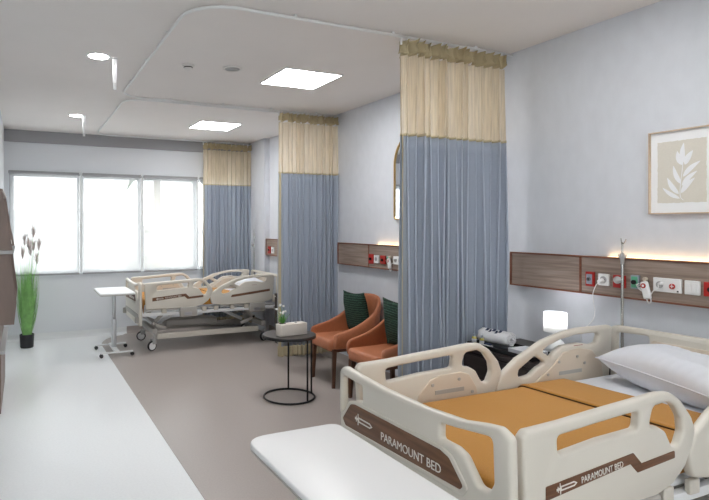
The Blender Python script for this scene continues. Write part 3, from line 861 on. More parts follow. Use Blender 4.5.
            if nm == 'side_rail' and O is A:
                if s < 0:
                    tm = Matrix(((1, 0, 0, 0), (0, 0, -1, yy - .0215), (0, 1, 0, 0), (0, 0, 0, 1)))
                    text_mesh('lettering', 'PARAMOUNT BED', .205, M['white_print'], rl, tm @ Matrix.Translation((1.742 - X0, .7585 + dz, 0)) @ Matrix.Rotation(math.radians(4.5), 4, 'Z'), height=.021)
                    logo(rl, tm @ Matrix.Translation((1.572 - X0, .7440 + dz, 0)) @ Matrix.Rotation(math.radians(4.5), 4, 'Z'), .095)
                else:
                    tm = Matrix(((-1, 0, 0, 0), (0, 0, 1, yy + .0215), (0, 1, 0, 0), (0, 0, 0, 1)))
                    text_mesh('lettering', 'PARAMOUNT BED', .205, M['white_print'], rl, tm @ Matrix.Translation((-(1.70 - X0), .752 + dz, 0)) @ Matrix.Rotation(math.radians(-4.5), 4, 'Z'), height=.021)
            else:
                if s > 0:
                    bm = bmesh.new(); bx(bm, 2.80 - X0, yy - s * .019 - .001, .899 + dz, 2.87 - X0, yy - s * .019 + .001, .902 + dz); obj('caution_print', bm, M['red_print'], rl)
                else:
                    bm = bmesh.new(); bx(bm, 2.80 - X0, yy - .019, .86 + dz, 2.87 - X0, yy - .0175, .863 + dz); obj('caution_print', bm, M['red_print'], rl)
        # rail mounts below
        for xa in (1.94, 2.88):
            bm = bmesh.new(); bx(bm, xa - X0 - .11, yy - .026 + s * .0, .50 + dz, xa - X0 + .11, yy + .026, .625 + dz, .01, 3); obj('rail_mount', bm, M['grey_metal'], t, auto=40)
            bm = bmesh.new(); bx(bm, xa - X0 - .06, yy + s * .026 - .003, .52 + dz, xa - X0 + .04, yy + s * .026 + .003, .56 + dz, .002); obj('mount_lever', bm, M['alu'], t)
    # --- deck, mattress
    for a, b in ((.06, .50), (.52, .86), (.88, 1.02), (1.04, 1.80)):
        bm = bmesh.new(); bx(bm, a, -.40, .575 + dz, b, .40, .60 + dz, .008); obj('deck_section', bm, M['white_plastic'], t)
    o = obj('mattress', box(.05, -.405, .602 + dz, 1.80, .405, .728 + dz, .035, 4), M['sheet'], t, auto=60)
    # mattress stops, side tubes with brackets
    for s in (-1, 1):
        bm = bmesh.new(); bx(bm, -.02, s * .41 - .018, .525 + dz, 1.86, s * .41 + .018, .565 + dz, .006); obj('side_tube', bm, M['white_metal'], t, auto=40)
        for xa in (.30, .82, .98, 1.20, 1.40):
            bm = bmesh.new(); bx(bm, xa - .03, s * .43 - .012, .555 + dz, xa + .03, s * .43 + .012, .61 + dz, .005); obj('bracket', bm, M['bed_plastic'], t)
        # lower rails of base
        bm = bmesh.new(); bx(bm, .24, s * .31 - .02, .135, 1.62, s * .31 + .02, .2045, .008); obj('base_side', bm, M['bed_plastic' if s < 0 else 'grey_metal'], t, auto=40)
    bm = bmesh.new(); bx(bm, -.03, -.43, .50 + dz, .03, .43, .56 + dz, .006); obj('end_cross_tube', bm, M['grey_metal'], t, auto=40)
    bm = bmesh.new(); bx(bm, 1.80, -.43, .50 + dz, 1.86, .43, .56 + dz, .006); obj('end_cross_tube', bm, M['grey_metal'], t, auto=40)
    # bumpers at the foot corners
    for s in (-1, 1):
        bm = bmesh.new(); cyl(bm, (-.035, s * .44, .46 + dz), (-.035, s * .44, .53 + dz), .028, seg=20); obj('corner_bumper', bm, M['grey_metal'], t, auto=40)
    for xa in (.20, 1.68):
        bm = bmesh.new(); bx(bm, xa - .03, -.36, .205, xa + .03, .36, .27, .008); obj('base_cross', bm, M['grey_metal'], t, auto=40)
    bm = bmesh.new(); bx(bm, .40, -.12, .24, 1.10, .12, .33, .02, 3); obj('actuator_cover', bm, M['grey_metal'], t, auto=40)
    # lifting arms, foot and head
    zt = .54 + dz
    for xa, xb in ((.34, .20), (1.40, 1.56)):
        for s in (-1, 1):
            bm = bmesh.new()
            for (p, q) in (((xa, s * .28, .26), (xb, s * .28, zt - .13)), ((xb, s * .28, zt - .13), (xb + (xa - xb) * .9, s * .28, zt))):
                d = Vector(q) - Vector(p)
                mm = Matrix.Translation((Vector(p) + Vector(q)) / 2) @ Matrix.Rotation(-math.atan2(d.z, d.x), 4, 'Y')
                bx(bm, -d.length / 2 - .02, -.014, -.022, d.length / 2 + .02, .014, .022, .006, mtx=mm)
            obj('lift_arm', bm, M['grey_metal'], t, auto=40)
        bm = bmesh.new(); cyl(bm, (xb, -.30, zt - .13), (xb, .30, zt - .13), .018, seg=16); obj('pivot_shaft', bm, M['steel'], t, auto=40)
        bm = bmesh.new(); cyl(bm, ((xa + xb) / 2, -.05, .27), (xa + (xa - xb) * 1.5, -.05, zt - .04), .022, seg=14); obj('piston', bm, M['white_metal'], t, auto=40)
    # casters
    for xa in (.18, 1.70):
        for s in (-1, 1):
            c = bpy.data.objects.new('caster', None); C.objects.link(c); c.parent = t; c.location = (xa, s * .345, 0); c.empty_display_size = .05
            c.rotation_euler = (0, 0, math.radians(18 if s < 0 else -12))
            bm = bmesh.new(); cyl(bm, (.02, 0, .13), (.02, 0, .215), .014, seg=14)
            bx(bm, -.02, -.028, .085, .035, -.02, .145, .006); bx(bm, -.02, .02, .085, .035, .028, .145, .006); bx(bm, -.03, -.028, .128, .04, .028, .15, .008)
            obj('fork', bm, M['shelf_grey'], c, auto=40)
            bm = bmesh.new(); lathe(bm, [(.048, -.017), (.058, -.014), (.062, 0), (.058, .014), (.048, .017), (.048, -.017)], 28)
            bm.transform(Matrix.Translation((-.015, 0, .062)) @ Matrix.Rotation(PI / 2, 4, 'X')); obj('tyre', bm, M['black'], c, True)
            bm = bmesh.new(); lathe(bm, [(0, -.014), (.047, -.012), (.047, .012), (0, .014)], 28)
            bm.transform(Matrix.Translation((-.015, 0, .062)) @ Matrix.Rotation(PI / 2, 4, 'X')); obj('wheel_hub', bm, M['white_plastic'], c, auto=40)
    return t

def logo(parent, mtx, L):
    """outlined dagger-like mark pointing right"""
    h = L * .085
    o1 = [(-L * .30, -h), (-L * .30, h), (L * .36, h), (L * .5, 0), (L * .36, -h)]
    i1 = [(-L * .26, -h * .45), (-L * .26, h * .45), (L * .34, h * .45), (L * .42, 0), (L * .34, -h * .45)]
    plate('logo_mark', o1, [i1], .001, .0001, M['white_print'], parent, mtx, False)
    bm = bmesh.new()
    for (a, b, c, d) in ((-.34, -.23, -.30, .23), (-.5, -.05, -.34, .05), (-.44, -.12, -.41, .12)):
        bx(bm, a * L, b * L * .8, -.0005, c * L, d * L * .8, .0005)
    bm.transform(mtx); obj('logo_grip', bm, M['white_print'], parent)

hospital_bed((1.336, 1.70, 0), 0.0, 'large beige hospital bed in the right foreground with ochre blanket', 0)
hospital_bed((1.316, 7.335, 0), -.08, 'hospital bed in the far bay in front of the window', 0)

# blankets
def blanket(loc, dz, x1, label, seed, L0=.075, group='ochre bed blankets'):
    t = thing('blanket', label, 'blanket', loc, 0, group)
    zt = .7355 + dz
    hw = .4075
    xs0 = L0
    rnd = random.Random(seed)
    def prof(v):   # across the bed: tucked sides
        s = v * 2 - 1
        a = abs(s); sg = 1 if s >= 0 else -1
        flat = .80
        if a < flat: return (sg * a / flat * (hw - .028), 0)
        u = (a - flat) / (1 - flat)
        if u < .45:
            th = u / .45 * PI / 2
            return (sg * (hw - .028 + .034 * math.sin(th)), -.034 * (1 - math.cos(th)))
        return (sg * (hw + .006 + .004 * math.sin((u - .45) * 6)), -.034 - .07 * (u - .45) / .55)
    def fn(u, v):
        y, dzz = prof(v)
        x = xs0 + (x1 - xs0) * u - .10 * (y / hw) * max(0, u - .5)
        z = zt + dzz
        if dzz == 0:
            z += .0025 * noise.noise(Vector((x * 5, y * 5, seed))) + .0025 * noise.noise(Vector((x * 2.2, y * 3, seed + 4)))
            z += .002
        return Vector((x, y, z))
    def fn2(u, v):  # foot end drop
        if u < .08:
            k_ = u / .08
            y, dzz = prof(v)
            th = (1 - k_) * PI / 2
            return Vector((xs0 - .030 * math.sin(th) + 0.0, y, zt + .002 + min(dzz, 0) * .6 - .03 * (1 - math.cos(th)) - .09 * max(0, .5 - k_) * 2))
        return fn((u - .08) / .92, v)
    o = obj('cover', grid_surface(fn2, 90, 60), M['blanket'], t, True); solidify(o, .006, 0)
    # folded-back band at the head end: a second layer with dark piping at its foot-side edge
    xb = x1 - .30
    def band(u, v):
        y, dzz = prof(v)
        x = xb + (x1 + .004 - xb) * u - .032 * (y / hw)
        return Vector((x, y * 1.006, zt + dzz * 1.02 + .0095 + .002 * noise.noise(Vector((x * 7, y * 6, seed + 9))) + (.003 * math.sin(PI * min(1, u * 8) / 1) if u < .125 else 0)))
    o = obj('folded_band', grid_surface(band, 30, 60), M['blanket'], t, True); solidify(o, .007, 0)
    def pip(dx):
        pts = []
        for i in range(61):
            y, dzz = prof(i / 60)
            pts.append((xb + dx - .032 * (y / hw), y * 1.008, zt + dzz * 1.02 + .0085))
        return tube(bmesh.new(), pts, .0035, 6)
    obj('piping', pip(-.004), M['blanket_seam'], t, True)
    return t
blanket((1.336, 1.70, 0), 0.0, 1.345, 'ochre blanket folded back over the near bed', 1)
blanket((1.316, 7.335, 0), -.08, 1.30, 'ochre blanket spread over the far bed', 2)

def pillow(loc, rot, lx, ly, th, label, m='pillow', name='pillow', cat='pillow', seed=1, group=None, wr=1.0, pipe=True):
    t = thing(name, label, cat, loc, 0, group)
    t.rotation_euler = rot
    def side(sg):
        def fn(u, v):
            a = u * 2 - 1; b = v * 2 - 1
            k_ = max(0, (1 - abs(a) ** 3.2)) ** .55 * max(0, (1 - abs(b) ** 3.0)) ** .55
            pinch = 1 - .07 * (1 - abs(a)) * abs(b) ** 3
            px = a * lx / 2 * (1 - .07 * (1 - b * b) * abs(a) ** 4)
            py = b * ly / 2 * (1 - .10 * (1 - a * a) * abs(b) ** 4)
            z = sg * th / 2 * k_
            n1 = noise.noise(Vector((a * 3 + seed, b * 3, sg)))
            edge = abs(b) ** 2
            z += sg * wr * .010 * n1 * k_ + sg * wr * .004 * edge * math.sin(a * 40 + 3 * n1) * k_ * (1 if abs(b) < .97 else 0)
            return Vector((px, py, z))
        return fn
    bm = grid_surface(side(1), 56, 36); bm2 = grid_surface(side(-1), 56, 36)
    me = bpy.data.meshes.new('tmp'); bm2.to_mesh(me); bm2.free(); bm.from_mesh(me); bpy.data.meshes.remove(me)
    bmesh.ops.remove_doubles(bm, verts=bm.verts, dist=.0004)
    obj('case', bm, M[m], t, True)
    if pipe:
        f = side(1)
        pts = [f(i / 30, 0) for i in range(30)] + [f(1, i / 30) for i in range(30)] + [f(1 - i / 30, 1) for i in range(30)] + [f(0, 1 - i / 30) for i in range(30)]
        pts = [(p.x * 1.004, p.y * 1.004, 0) for p in pts]
        bm = bmesh.new(); tube(bm, pts, .0035, 6, closed=True); obj('piping', bm, M[m], t, True)
    return t
pillow((2.975, 1.675, .832), (0, math.radians(-3), math.radians(79)), .68, .38, .22, 'plump white pillow at the head of the near bed', seed=3, group='white bed pillows')
pillow((2.94, 7.33, .736), (0, math.radians(-3), PI / 2), .66, .38, .17, 'white pillow at the head of the far bed', seed=6, group='white bed pillows')

# ------------------------------------------------------------------ overbed tables
def overbed_table(loc, label):
    t = thing('overbed_table', label, 'table', loc, 0, 'white overbed tables')
    L, W_ = .375, .203
    out = fillet([(-W_, -L), (W_, -L), (W_, L), (-W_, L)], [.05, .05, .05, .10], 8)
    tp = plate('table_top', out, [], .020, .007, M['white_plastic'], t, Matrix.Translation((0, 0, .760)))
    plate('edge_band', [(x * 1.004, y * 1.002) for x, y in out], [], .008, .003, M['grey_metal'], tp, Matrix.Translation((0, 0, .7475)))
    bm = bmesh.new(); bx(bm, -.05, -.18, .722, .05, .12, .744, .006); obj('mounting_plate', bm, M['grey_metal'], t)
    bm = bmesh.new(); bx(bm, -.026, -.04, .06, .026, .04, .42, .008, 3); obj('column', bm, M['alu'], t, auto=40)
    bm = bmesh.new(); bx(bm, -.020, -.033, .42, .020, .033, .724, .006, 3); obj('inner_column', bm, M['alu'], t, auto=40)
    bm = bmesh.new(); bx(bm, -.03, -.25, .045, .03, .25, .075, .008, 3); obj('base_beam', bm, M['white_metal'], t, auto=40)
    for y in (-.25, .25):
        b = obj('base_foot', fbar(y), M['white_metal'], t, auto=40)
        for x in (-.18, .18):
            c = bpy.data.objects.new('caster', None); C.objects.link(c); c.parent = b; c.location = (x, y, 0)
            bm = bmesh.new()
            for q in (-.010, .010): cyl(bm, (0, q - .006, .023), (0, q + .006, .023), .0225, seg=18)
            bx(bm, -.012, -.004, .02, .012, .004, .05)
            w = obj('wheel', bm, M['black'], b, auto=40); w.location = (x, y, 0)
            bpy.data.objects.remove(c)
    return t
def fbar(y):
    bm = bmesh.new(); bx(bm, -.19, y - .018, .045, .19, y + .018, .062, .006, 2); return bm
overbed_table((.962, 1.585, 0), 'white overbed table at the foot of the near bed, bottom of the picture')
overbed_table((1.035, 7.10, 0), 'white overbed table at the foot of the far bed')

# ------------------------------------------------------------------ nightstands and what stands on the near one
def nightstand(loc, w, d, h, label):
    """front faces -x"""
    t = thing('nightstand', label, 'nightstand', loc, 0, 'black bedside cabinets')
    obj('body', box(0, -w / 2, .06, d, w / 2, h - .03, .003), M['night_wood'], t)
    obj('top', box(-.015, -w / 2 - .005, h - .03, d, w / 2 + .005, h, .004), M['night_wood'], t)
    obj('plinth', box(.03, -w / 2 + .02, 0.0, d - .02, w / 2 - .02, .06), M['black'], t)
    dr = obj('drawer', box(-.016, -w / 2 + .008, h - .19, 0, w / 2 - .008, h - .045, .003), M['night_wood'], t)
    obj('handle', box(-.030, -.09, h - .125, -.016, .09, h - .113, .003), M['steel'], dr)
    for s in (-1, 1):
        do = obj('door', box(-.016, s * w / 4 - w / 4 + .008, .07, 0, s * w / 4 + w / 4 - .008, h - .20, .003), M['night_wood'], t)
        obj('handle', box(-.030, -s * -.03 - .005, h - .36, -.016, -s * -.03 + .005, h - .26, .003), M['steel'], do)
    return t
nightstand((2.785, 2.61, 0), .71, .535, .745, 'dark brown bedside cabinet between the nearest curtain and the near bed')
nightstand((2.965, 6.26, 0), .50, .36, .70, 'dark bedside cabinet beside the head of the far bed, mostly hidden by the middle curtain')

ZN = .745
t = thing('serving_tray', 'black tray holding the towel roll and bottles on the bedside cabinet', 'tray', (2.92, 2.685, ZN))
bm = bmesh.new()
bx(bm, -.12, -.27, 0.001, .12, .27, .008, .002)
for a in ((-.12, -.27, -.112, .27), (.112, -.27, .12, .27), (-.112, -.27, .112, -.262), (-.112, .262, .112, .27)):
    bx(bm, a[0], a[1], .006, a[2], a[3], .028, .002)
obj('tray_body', bm, M['black_metal'], t)
for s in (-1, 1):
    bm = bmesh.new(); tube(bm, smooth_path([(-.05, s * .27, .02), (-.045, s * .285, .035), (.045, s * .285, .035), (.05, s * .27, .02)]), .004, 8); obj('handle', bm, M['black_metal'], t, True)

def towel_roll(loc, rz, L, r, label):
    t = thing('towel_roll', label, 'towel', loc, rz)
    bm = bmesh.new()
    n = 150; turns = 3.6
    th = .006
    inner = []; outer = []
    prof = []
    for i in range(n + 1):
        a = i / n * turns * 2 * PI
        rad = .012 + (r - .012) * i / n
        prof.append((rad * math.cos(a), rad * math.sin(a) * (.93 if True else 1)))
    def fn(u, v):
        i = min(int(u * n), n)
        x, z = prof[i]
        return Vector((x, (v - .5) * L * (1 - .03 * math.cos(i)), z + r))
    o = obj('terry_cloth', grid_surface(fn, n, 8), M['towel'], t, True); solidify(o, .0085, 0)
    # navy printed motif wrapped on the top of the roll
    bm = bmesh.new()
    rr = r + .0045
    for (a0, y, w_) in ((102, .055, .020), (110, .028, .014), (98, .004, .022), (114, -.022, .016), (102, -.045, .020)):
        vs = []
        for q in range(5):
            a = math.radians(a0 + q * 7)
            vs.append([bm.verts.new((rr * math.cos(a), y + dy * w_ / 2 + .003 * math.sin(q * 2), rr * math.sin(a) * .94 + r)) for dy in (-1, 1)])
        for A, B in zip(vs, vs[1:]): bm.faces.new((A[0], A[1], B[1], B[0]))
    o = obj('navy_print', bm, M['navy'], t); solidify(o, .001)
    return t
towel_roll((2.935, 2.82, ZN + .0155), math.radians(8), .225, .052, 'white towel roll with navy print on the black tray')
for (x, y, hs, lab) in ((2.845, 2.935, 1.0, 'small amber bottle at the far end of the tray beside the curtain'), (2.845, 2.865, 1.0, 'small amber bottle in front of the towel roll')):
    t = thing('amenity_bottle', lab, 'bottle', (x, y, ZN + .0085), 0, 'small amber bottles on the tray')
    bm = bmesh.new(); lathe(bm, [(0, 0), (.0145, 0), (.015, .004), (.015, .046), (.010, .052), (0, .052)], 18); obj('bottle_body', bm, M['glass_yellow'], t, auto=50)
    bm = bmesh.new(); lathe(bm, [(0, .052), (.009, .052), (.009, .070), (0, .070)], 16); obj('cap', bm, M['outlet_grey' if hs else 'black'], t, auto=40)
    bm = bmesh.new(); lathe(bm, [(.0151, .012), (.0155, .012), (.0155, .036), (.0151, .036)], 18); obj('label_band', bm, M['paper'], t, auto=40)
tag(obj('soap_box', box(2.828, 2.78, ZN + .009, 2.862, 2.845, ZN + .024, .003), M['paper']),
    'small white soap packet at the front of the tray before the towel roll', 'soap')
tag(obj('dental_tube', box(2.838, 2.785, ZN + .0245, 2.856, 2.842, ZN + .034, .003), M['navy']), 'small navy packet lying on the soap packet on the tray', 'packet')
tag(obj('amenity_box', box(2.865, 2.53, ZN + .009, 2.985, 2.66, ZN + .034, .003), M['paper']), 'flat white box at the near end of the black tray', 'box', 'white boxes on the tray')
t = thing('notice_holder', 'tilted white card leaning in the tray beside the flat white box', 'card', (3.008, 2.58, ZN + .0095))
bm = bmesh.new(); bx(bm, -.018, -.09, 0, .018, .085, .022, .003); obj('card_stack', bm, M['paper'], t)

# table lamp
t = thing('table_lamp', 'white table lamp with glowing drum shade beside the near bed', 'lamp', (3.14, 2.53, ZN))
bm = bmesh.new(); lathe(bm, [(0, 0), (.045, 0), (.058, .006), (.066, .03), (.060, .06), (.040, .085), (.022, .100), (.016, .115), (.014, .145), (0, .145)], 32); obj('base', bm, M['white_plastic'], t, True)
bm = bmesh.new(); lathe(bm, [(.069, .140), (.069, .262)], 40); o = obj('lamp_shade', bm, M['shade'], t, True); solidify(o, .0015)
bm = bmesh.new()
for z in (.141, .261): tube(bm, [(.069 * math.cos(2 * PI * i / 32), .069 * math.sin(2 * PI * i / 32), z) for i in range(32)], .0018, 6, closed=True)
for a in range(3): tube(bm, [(0, 0, .150), (.068 * math.cos(a * 2.09), .068 * math.sin(a * 2.09), .146)], .0015, 6)
obj('shade_ring', bm, M['white_metal'], t, True)
bm = bmesh.new(); bmesh.ops.create_uvsphere(bm, u_segments=16, v_segments=12, radius=.022, matrix=Matrix.Translation((0, 0, .195))); cyl(bm, (0, 0, .145), (0, 0, .18), .012, seg=14)
obj('bulb', bm, emis('bulb_glow', (235, 240, 255), 2.5), t, True)
ld = bpy.data.lights.new('lamp_bulb_light', 'POINT'); ld.energy = LAMP_W; ld.shadow_soft_size = .025; ld.color = (.93, .95, 1)
lo = bpy.data.objects.new('lamp_bulb_light', ld); C.objects.link(lo); lo.parent = t; lo.location = (0, 0, .235)
bm = bmesh.new(); tube(bm, smooth_path([(.05, -.02, .006), (.10, -.04, .006), (.15, -.02, .01), (.175, .03, .006), (.178, .06, -.0)][:4]), .002, 8); obj('lamp_cord', bm, M['white_plastic'], t, True)
t = thing('desk_phone', 'white telephone on the bedside cabinet beside the lamp, behind the bed rail', 'telephone', (3.11, 2.35, ZN))
bm = bmesh.new(); bx(bm, -.07, -.08, 0, .07, .08, .045, .015, 3); obj('phone_body', bm, M['white_plastic'], t, auto=50)
bm = bmesh.new(); tube(bm, smooth_path([(-.03, -.085, .058), (-.03, -.05, .068), (-.03, .05, .068), (-.03, .085, .058)]), .014, 10); obj('phone_receiver', bm, M['white_plastic'], t, True)

# ------------------------------------------------------------------ terracotta armchairs
def armchair(loc, rz, label):
    """front faces -x; origin at floor under the seat centre"""
    t = thing('armchair', label, 'armchair', loc, rz, 'terracotta armchairs')
    W_, D = .245, .27
    # plan path of shell centreline: front-left arm -> back -> front-right arm
    path = []
    for i in range(9): path.append((-D + (2 * D - .13) * i / 8, W_))
    for i in range(1, 9): a = PI / 2 * i / 9; path.append((D - .13 + .13 * math.sin(a), W_ - .13 + .13 * math.cos(a)))
    for i in range(9): path.append((D + .02 * math.sin(PI * i / 8), (W_ - .13) * (1 - 2 * i / 8)))
    full = path[:17] + path[17:26] + [(x, -y) for x, y in path[:17][::-1]]
    N = len(full)
    d = [0]
    for a, b in zip(full, full[1:]): d.append(d[-1] + math.dist(a, b))
    tt = [x / d[-1] for x in d]
    TB = [(0, .515), (.06, .53), (.28, .570), (.45, .630), (.56, .695), (.66, .775), (.74, .835), (.82, .856), (1.01, .862)]
    def top(u):
        s = min(u, 1 - u) * 2          # 0 arm front .. 1 centre back
        for (a0, h0), (a1, h1) in zip(TB, TB[1:]):
            if s <= a1: return h0 + (h1 - h0) * (s - a0) / (a1 - a0)
        return TB[-1][1]
    bm = bmesh.new()
    th = .021
    rings = []
    for i, (x, y) in enumerate(full):
        a = full[max(i - 1, 0)]; b = full[min(i + 1, N - 1)]
        tg = Vector((b[0] - a[0], b[1] - a[1])).normalized(); nr = Vector((-tg.y, tg.x))     # inwards/outwards normal
        zt_ = top(tt[i]); zb_ = .375
        s = min(tt[i], 1 - tt[i]) * 2
        ring = []
        nz = 7
        for sgn in (1, -1):
            rows = [k_ / nz for k_ in range(nz + 1)]
            if sgn < 0: rows = rows[::-1]
            for r_ in rows:
                z = zb_ + (zt_ - zb_) * r_
                lean = (z - .40) * (.10 if s > .55 else .10 * max(0, (s - .1) / .45)) if z > .40 else 0
                # taper the thickness at the rim
                tk = th * (.55 if r_ in (0, 1) else 1.0)
                bow = .012 * math.sin(PI * r_)
                out_ = Vector((0, 0))
                if s < .6: out_ = Vector((0, math.copysign(bow, y)))
                p = Vector((x, y)) + nr * tk * sgn + out_
                ring.append(bm.verts.new((p.x + lean, p.y, z)))
        rings.append(ring)
    for A_, B_ in zip(rings, rings[1:]):
        L_ = len(A_)
        for k_ in range(L_): bm.faces.new((A_[k_], A_[(k_ + 1) % L_], B_[(k_ + 1) % L_], B_[k_]))
    bm.faces.new(rings[0]); bm.faces.new(rings[-1][::-1])
    o = obj('shell', bm, M['terracotta'], t, True); subsurf(o, 1)
    # seat
    out = fillet([(-.29, -.218), (D - .025, -.218), (D - .025, .218), (-.29, .218)], [.04, .03, .03, .04])
    plate('seat', out, [], .11, .028, M['terracotta'], t, Matrix.Translation((0, 0, .405)))
    plate('seat_frame', fillet([(-.265, -.235), (.245, -.235), (.245, .235), (-.265, .235)], .02), [], .028, .003, M['chair_wood'], t, Matrix.Translation((0, 0, .3590)))
    for x, y in ((-.24, -.215), (-.24, .215), (.215, -.20), (.215, .20)):
        bm = bmesh.new(); cx = x * 1.06; cy = y * 1.04
        cyl(bm, (cx, cy, 0), (x, y, .347), .021, .029, 4); obj('leg', bm, M['chair_wood'], t, auto=50)
    return t
armchair((2.995, 4.87, 0), math.radians(-2), 'terracotta armchair nearer the middle curtain')
armchair((2.99, 4.135, 0), math.radians(3), 'terracotta armchair half hidden behind the nearest curtain')
pillow((3.13, 4.865, .672), (math.radians(82), math.radians(3), math.radians(90 - 5)), .45, .44, .13, 'dark green knitted cushion on the armchair nearer the middle curtain', 'green_knit', 'cushion', 'cushion', 11, 'dark green cushions', .5)
pillow((3.12, 4.12, .670), (math.radians(82), math.radians(-2), math.radians(92)), .45, .44, .13, 'dark green knitted cushion on the armchair beside the nearest curtain', 'green_knit', 'cushion', 'cushion', 14, 'dark green cushions', .5)

# ------------------------------------------------------------------ side table with planter
t = thing('side_table', 'round dark side table on a thin black wire frame', 'table', (2.225, 4.585, 0))
bm = bmesh.new(); lathe(bm, [(0, .552), (.228, .552), (.240, .557), (.242, .573), (.236, .579), (0, .579)], 56); obj('table_top', bm, M['table_dark'], t, auto=40)
bm = bmesh.new(); lathe(bm, [(.2405, .551), (.2445, .553), (.2445, .577), (.2405, .575), (.2405, .551)], 56); obj('rim', bm, M['black_metal'], t, auto=60)
bm = bmesh.new(); tube(bm, [(.232 * math.cos(2 * PI * i / 56), .232 * math.sin(2 * PI * i / 56), .0095) for i in range(56)], .009, 10, closed=True); obj('base_ring', bm, M['black_metal'], t, True)
for a in (66, -2, -70):
    bm = bmesh.new(); a = math.radians(a); cyl(bm, (.226 * math.cos(a), .226 * math.sin(a), .012), (.226 * math.cos(a), .226 * math.sin(a), .553), .0085, seg=12); obj('leg', bm, M['black_metal'], t, auto=40)
t = thing('planter_box', 'off-white rectangular planter box with snowdrop flowers on the side table', 'planter', (2.225, 4.535, .5795), math.radians(7))
plate('box_body', fillet([(-.142, -.048), (.142, -.048), (.142, .048), (-.142, .048)], .008), [], .105, .004, M['ceramic'], t, Matrix.Translation((0, 0, .0535)))
bm = bmesh.new(); bx(bm, -.10, -.024, .104, .03, .024, .108, .001); obj('insert', bm, M['ceramic'], t)
bm = bmesh.new(); cyl(bm, (.045, 0, .105), (.045, 0, .1085), .012, seg=20); obj('round_opening', bm, M['dark_hole'], t)
bm = bmesh.new(); cyl(bm, (-.085, .018, .107), (-.085, .018, .1095), .030, seg=20); obj('soil', bm, M['soil'], t)
rnd = random.Random(4)
def blade(bm, base, tip, w_, bend, n=6):
    base = Vector(base); tip = Vector(tip)
    d = tip - base
    side = Vector((-d.y, d.x, 0))
    if side.length < 1e-4: side = Vector((1, 0, 0))
    side.normalize()
    prev = None
    for i in range(n + 1):
        u = i / n
        c = base + d * u + Vector((d.x, d.y, 0)) * bend * (u * u - u)
        ww = side * w_ * (1 - u) ** .6 * (.6 + .8 * math.sin(PI * min(1, u + .15)))
        row = [bm.verts.new(c - ww), bm.verts.new(c + ww + Vector((0, 0, .0002)))]
        if prev: bm.faces.new((prev[0], prev[1], row[1], row[0]))
        prev = row
bm = bmesh.new()
for i in range(34):
    a = rnd.uniform(0, 2 * PI); r_ = rnd.uniform(.02, .085); h_ = rnd.uniform(.03, .10)
    blade(bm, (-.085 + .008 * math.cos(a), .018 + .008 * math.sin(a), .108), (-.085 + r_ * math.cos(a), .018 + r_ * math.sin(a) * .8, .108 + h_), .008, .5)
o = obj('foliage', bm, M['leaf'], t, True); solidify(o, .001)
for i in range(8):
    a = rnd.uniform(0, 2 * PI); r_ = rnd.uniform(.01, .055); h_ = rnd.uniform(.09, .17)
    tip = Vector((-.085 + r_ * math.cos(a), .018 + r_ * math.sin(a), .108 + h_))
    bm = bmesh.new(); tube(bm, smooth_path([(-.085, .018, .107), ((tip.x - .085) / 2, (tip.y + .018) / 2, .108 + h_ * .6), tip]), .0012, 6); st = obj('flower_stem', bm, M['leaf'], t, True)
    bm = bmesh.new()
    for q in range(5):
        b_ = q * 2 * PI / 5
        bmesh.ops.create_uvsphere(bm, u_segments=8, v_segments=6, radius=.006, matrix=Matrix.Translation(tip + Vector((.006 * math.cos(b_), .007 * math.sin(b_), .0))) @ Matrix.Diagonal((.8, .8, 1.5, 1)))
    obj('flower', bm, M['petal'], st, True)

# ------------------------------------------------------------------ tall grass plant
t = thing('potted_grass', 'tall green ornamental grass with feathery plumes in a black pot by the window', 'potted plant', (.058, 7.86, 0))
bm = bmesh.new(); lathe(bm, [(0, 0), (.074, 0), (.080, .01), (.088, .168), (.084, .172), (.079, .165), (.077, .150), (0, .150)], 28); obj('pot', bm, M['pot'], t, auto=40)
bm = bmesh.new(); cyl(bm, (0, 0, .148), (0, 0, .156), .076, seg=24); obj('soil', bm, M['soil'], t)
rnd = random.Random(21)
bm = bmesh.new()
for i in range(460):
    a = rnd.uniform(0, 2 * PI); r0 = rnd.uniform(0, .055); sp = rnd.uniform(.03, .17); h_ = rnd.uniform(.42, .98) * (1 if i % 5 else 1.15)
    base = (r0 * math.cos(a), r0 * math.sin(a), .154)
    bow = rnd.uniform(-1.2, -.3)
    tip = (sp * math.cos(a) * .95, sp * math.sin(a), .154 + h_)
    blade(bm, base, tip, rnd.uniform(.0035, .0058), bow, 7)
o = obj('grass_blades', bm, M['grass'], t, True); o['kind'] = 'stuff'
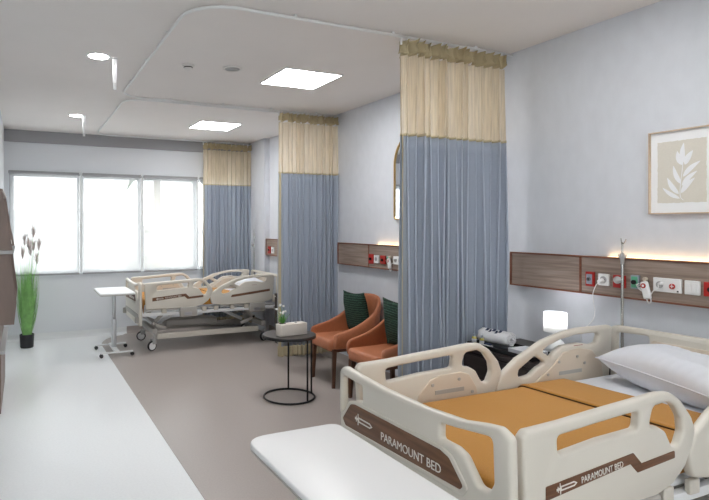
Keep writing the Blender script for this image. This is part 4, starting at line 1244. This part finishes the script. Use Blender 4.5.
for i, (dx, dy, z) in enumerate(((.088, 0, 1.60), (-.03, .05, 1.49), (.045, -.04, 1.37), (.14, .03, 1.25), (.170, -.02, 1.43), (.095, .05, 1.42), (-.06, -.03, 1.33), (.02, .08, 1.45))):
    bm = bmesh.new(); tube(bm, smooth_path([(dx * .1, dy * .1, .154), (dx * .35, dy * .4, .7), (dx * .85, dy * .9, z - .16)]), .0022, 6); st = obj('stem', bm, M['grass'], t, True)
    bm = bmesh.new()
    for q in range(44):
        a = rnd.uniform(0, 2 * PI); u = rnd.uniform(-.3, .9)
        b0 = Vector((dx * .85, dy * .9, z - .17 + u * .08))
        tp = b0 + Vector((math.cos(a) * rnd.uniform(.01, .075), math.sin(a) * .06, rnd.uniform(.05, .14)))
        blade(bm, b0, tp, .0032, -.4, 4)
    obj('plume', bm, M['plume'], st)

# ------------------------------------------------------------------ leaning wooden shelf unit at the left wall
t = thing('display_shelf', 'brown wooden slanted shelf unit with grey tops against the left wall', 'shelf', (XL, 5.15, 0))
YL = 1.25
def slant(y):
    # side panel in X-Z: deep at the bottom, shallow at the top, stepped
    out = [(.0, .34), (.150, .34), (.150, .37), (.02 + .115, .90), (.0, .90)]
    m4 = Matrix(((1, 0, 0, .002), (0, 0, 1, y), (0, 1, 0, 0), (0, 0, 0, 1)))
    return out, m4
for y in (.012, YL - .012):
    m4 = Matrix(((1, 0, 0, .002), (0, 0, 1, y), (0, 1, 0, 0), (0, 0, 0, 1)))
    plate('side_panel', [(0, .74), (.158, .74), (.176, .92), (.125, 1.33), (0, 1.33)], [], .024, .002, M['shelf_wood'], t, m4, False)
    plate('side_panel', [(0, 1.362), (.148, 1.362), (.105, 1.60), (.07, 1.85), (0, 1.85)], [], .024, .002, M['shelf_wood'], t, m4, False)
obj('drawer_base', box(.002, 0, .005, .062, YL, .50, .003), M['shelf_wood'], t)
obj('back_panel', box(.002, .03, .525, .05, YL - .03, 1.33, .002), M['shelf_wood'], t)
obj('shelf_board', box(.002, -.01, .5005, .092, YL + .01, .524, .003), M['shelf_grey'], t)
obj('shelf_board', box(.051, .026, .80, .135, YL - .026, .825, .003), M['shelf_wood'], t)
obj('shelf_board', box(.002, -.02, 1.332, .158, YL + .02, 1.360, .003), M['shelf_grey'], t)
obj('shelf_board', box(.002, -.0, 1.852, .075, YL, 1.875, .003), M['shelf_wood'], t)
t = thing('white_vase', 'small white ornament on the grey shelf at the left edge', 'ornament', (XL + .09, 6.18, 1.3605))
bm = bmesh.new(); lathe(bm, [(0, 0), (.028, 0), (.038, .03), (.034, .06), (.018, .085), (.022, .10), (.016, .098), (0, .09)], 20); obj('vase_body', bm, M['ceramic'], t, True)
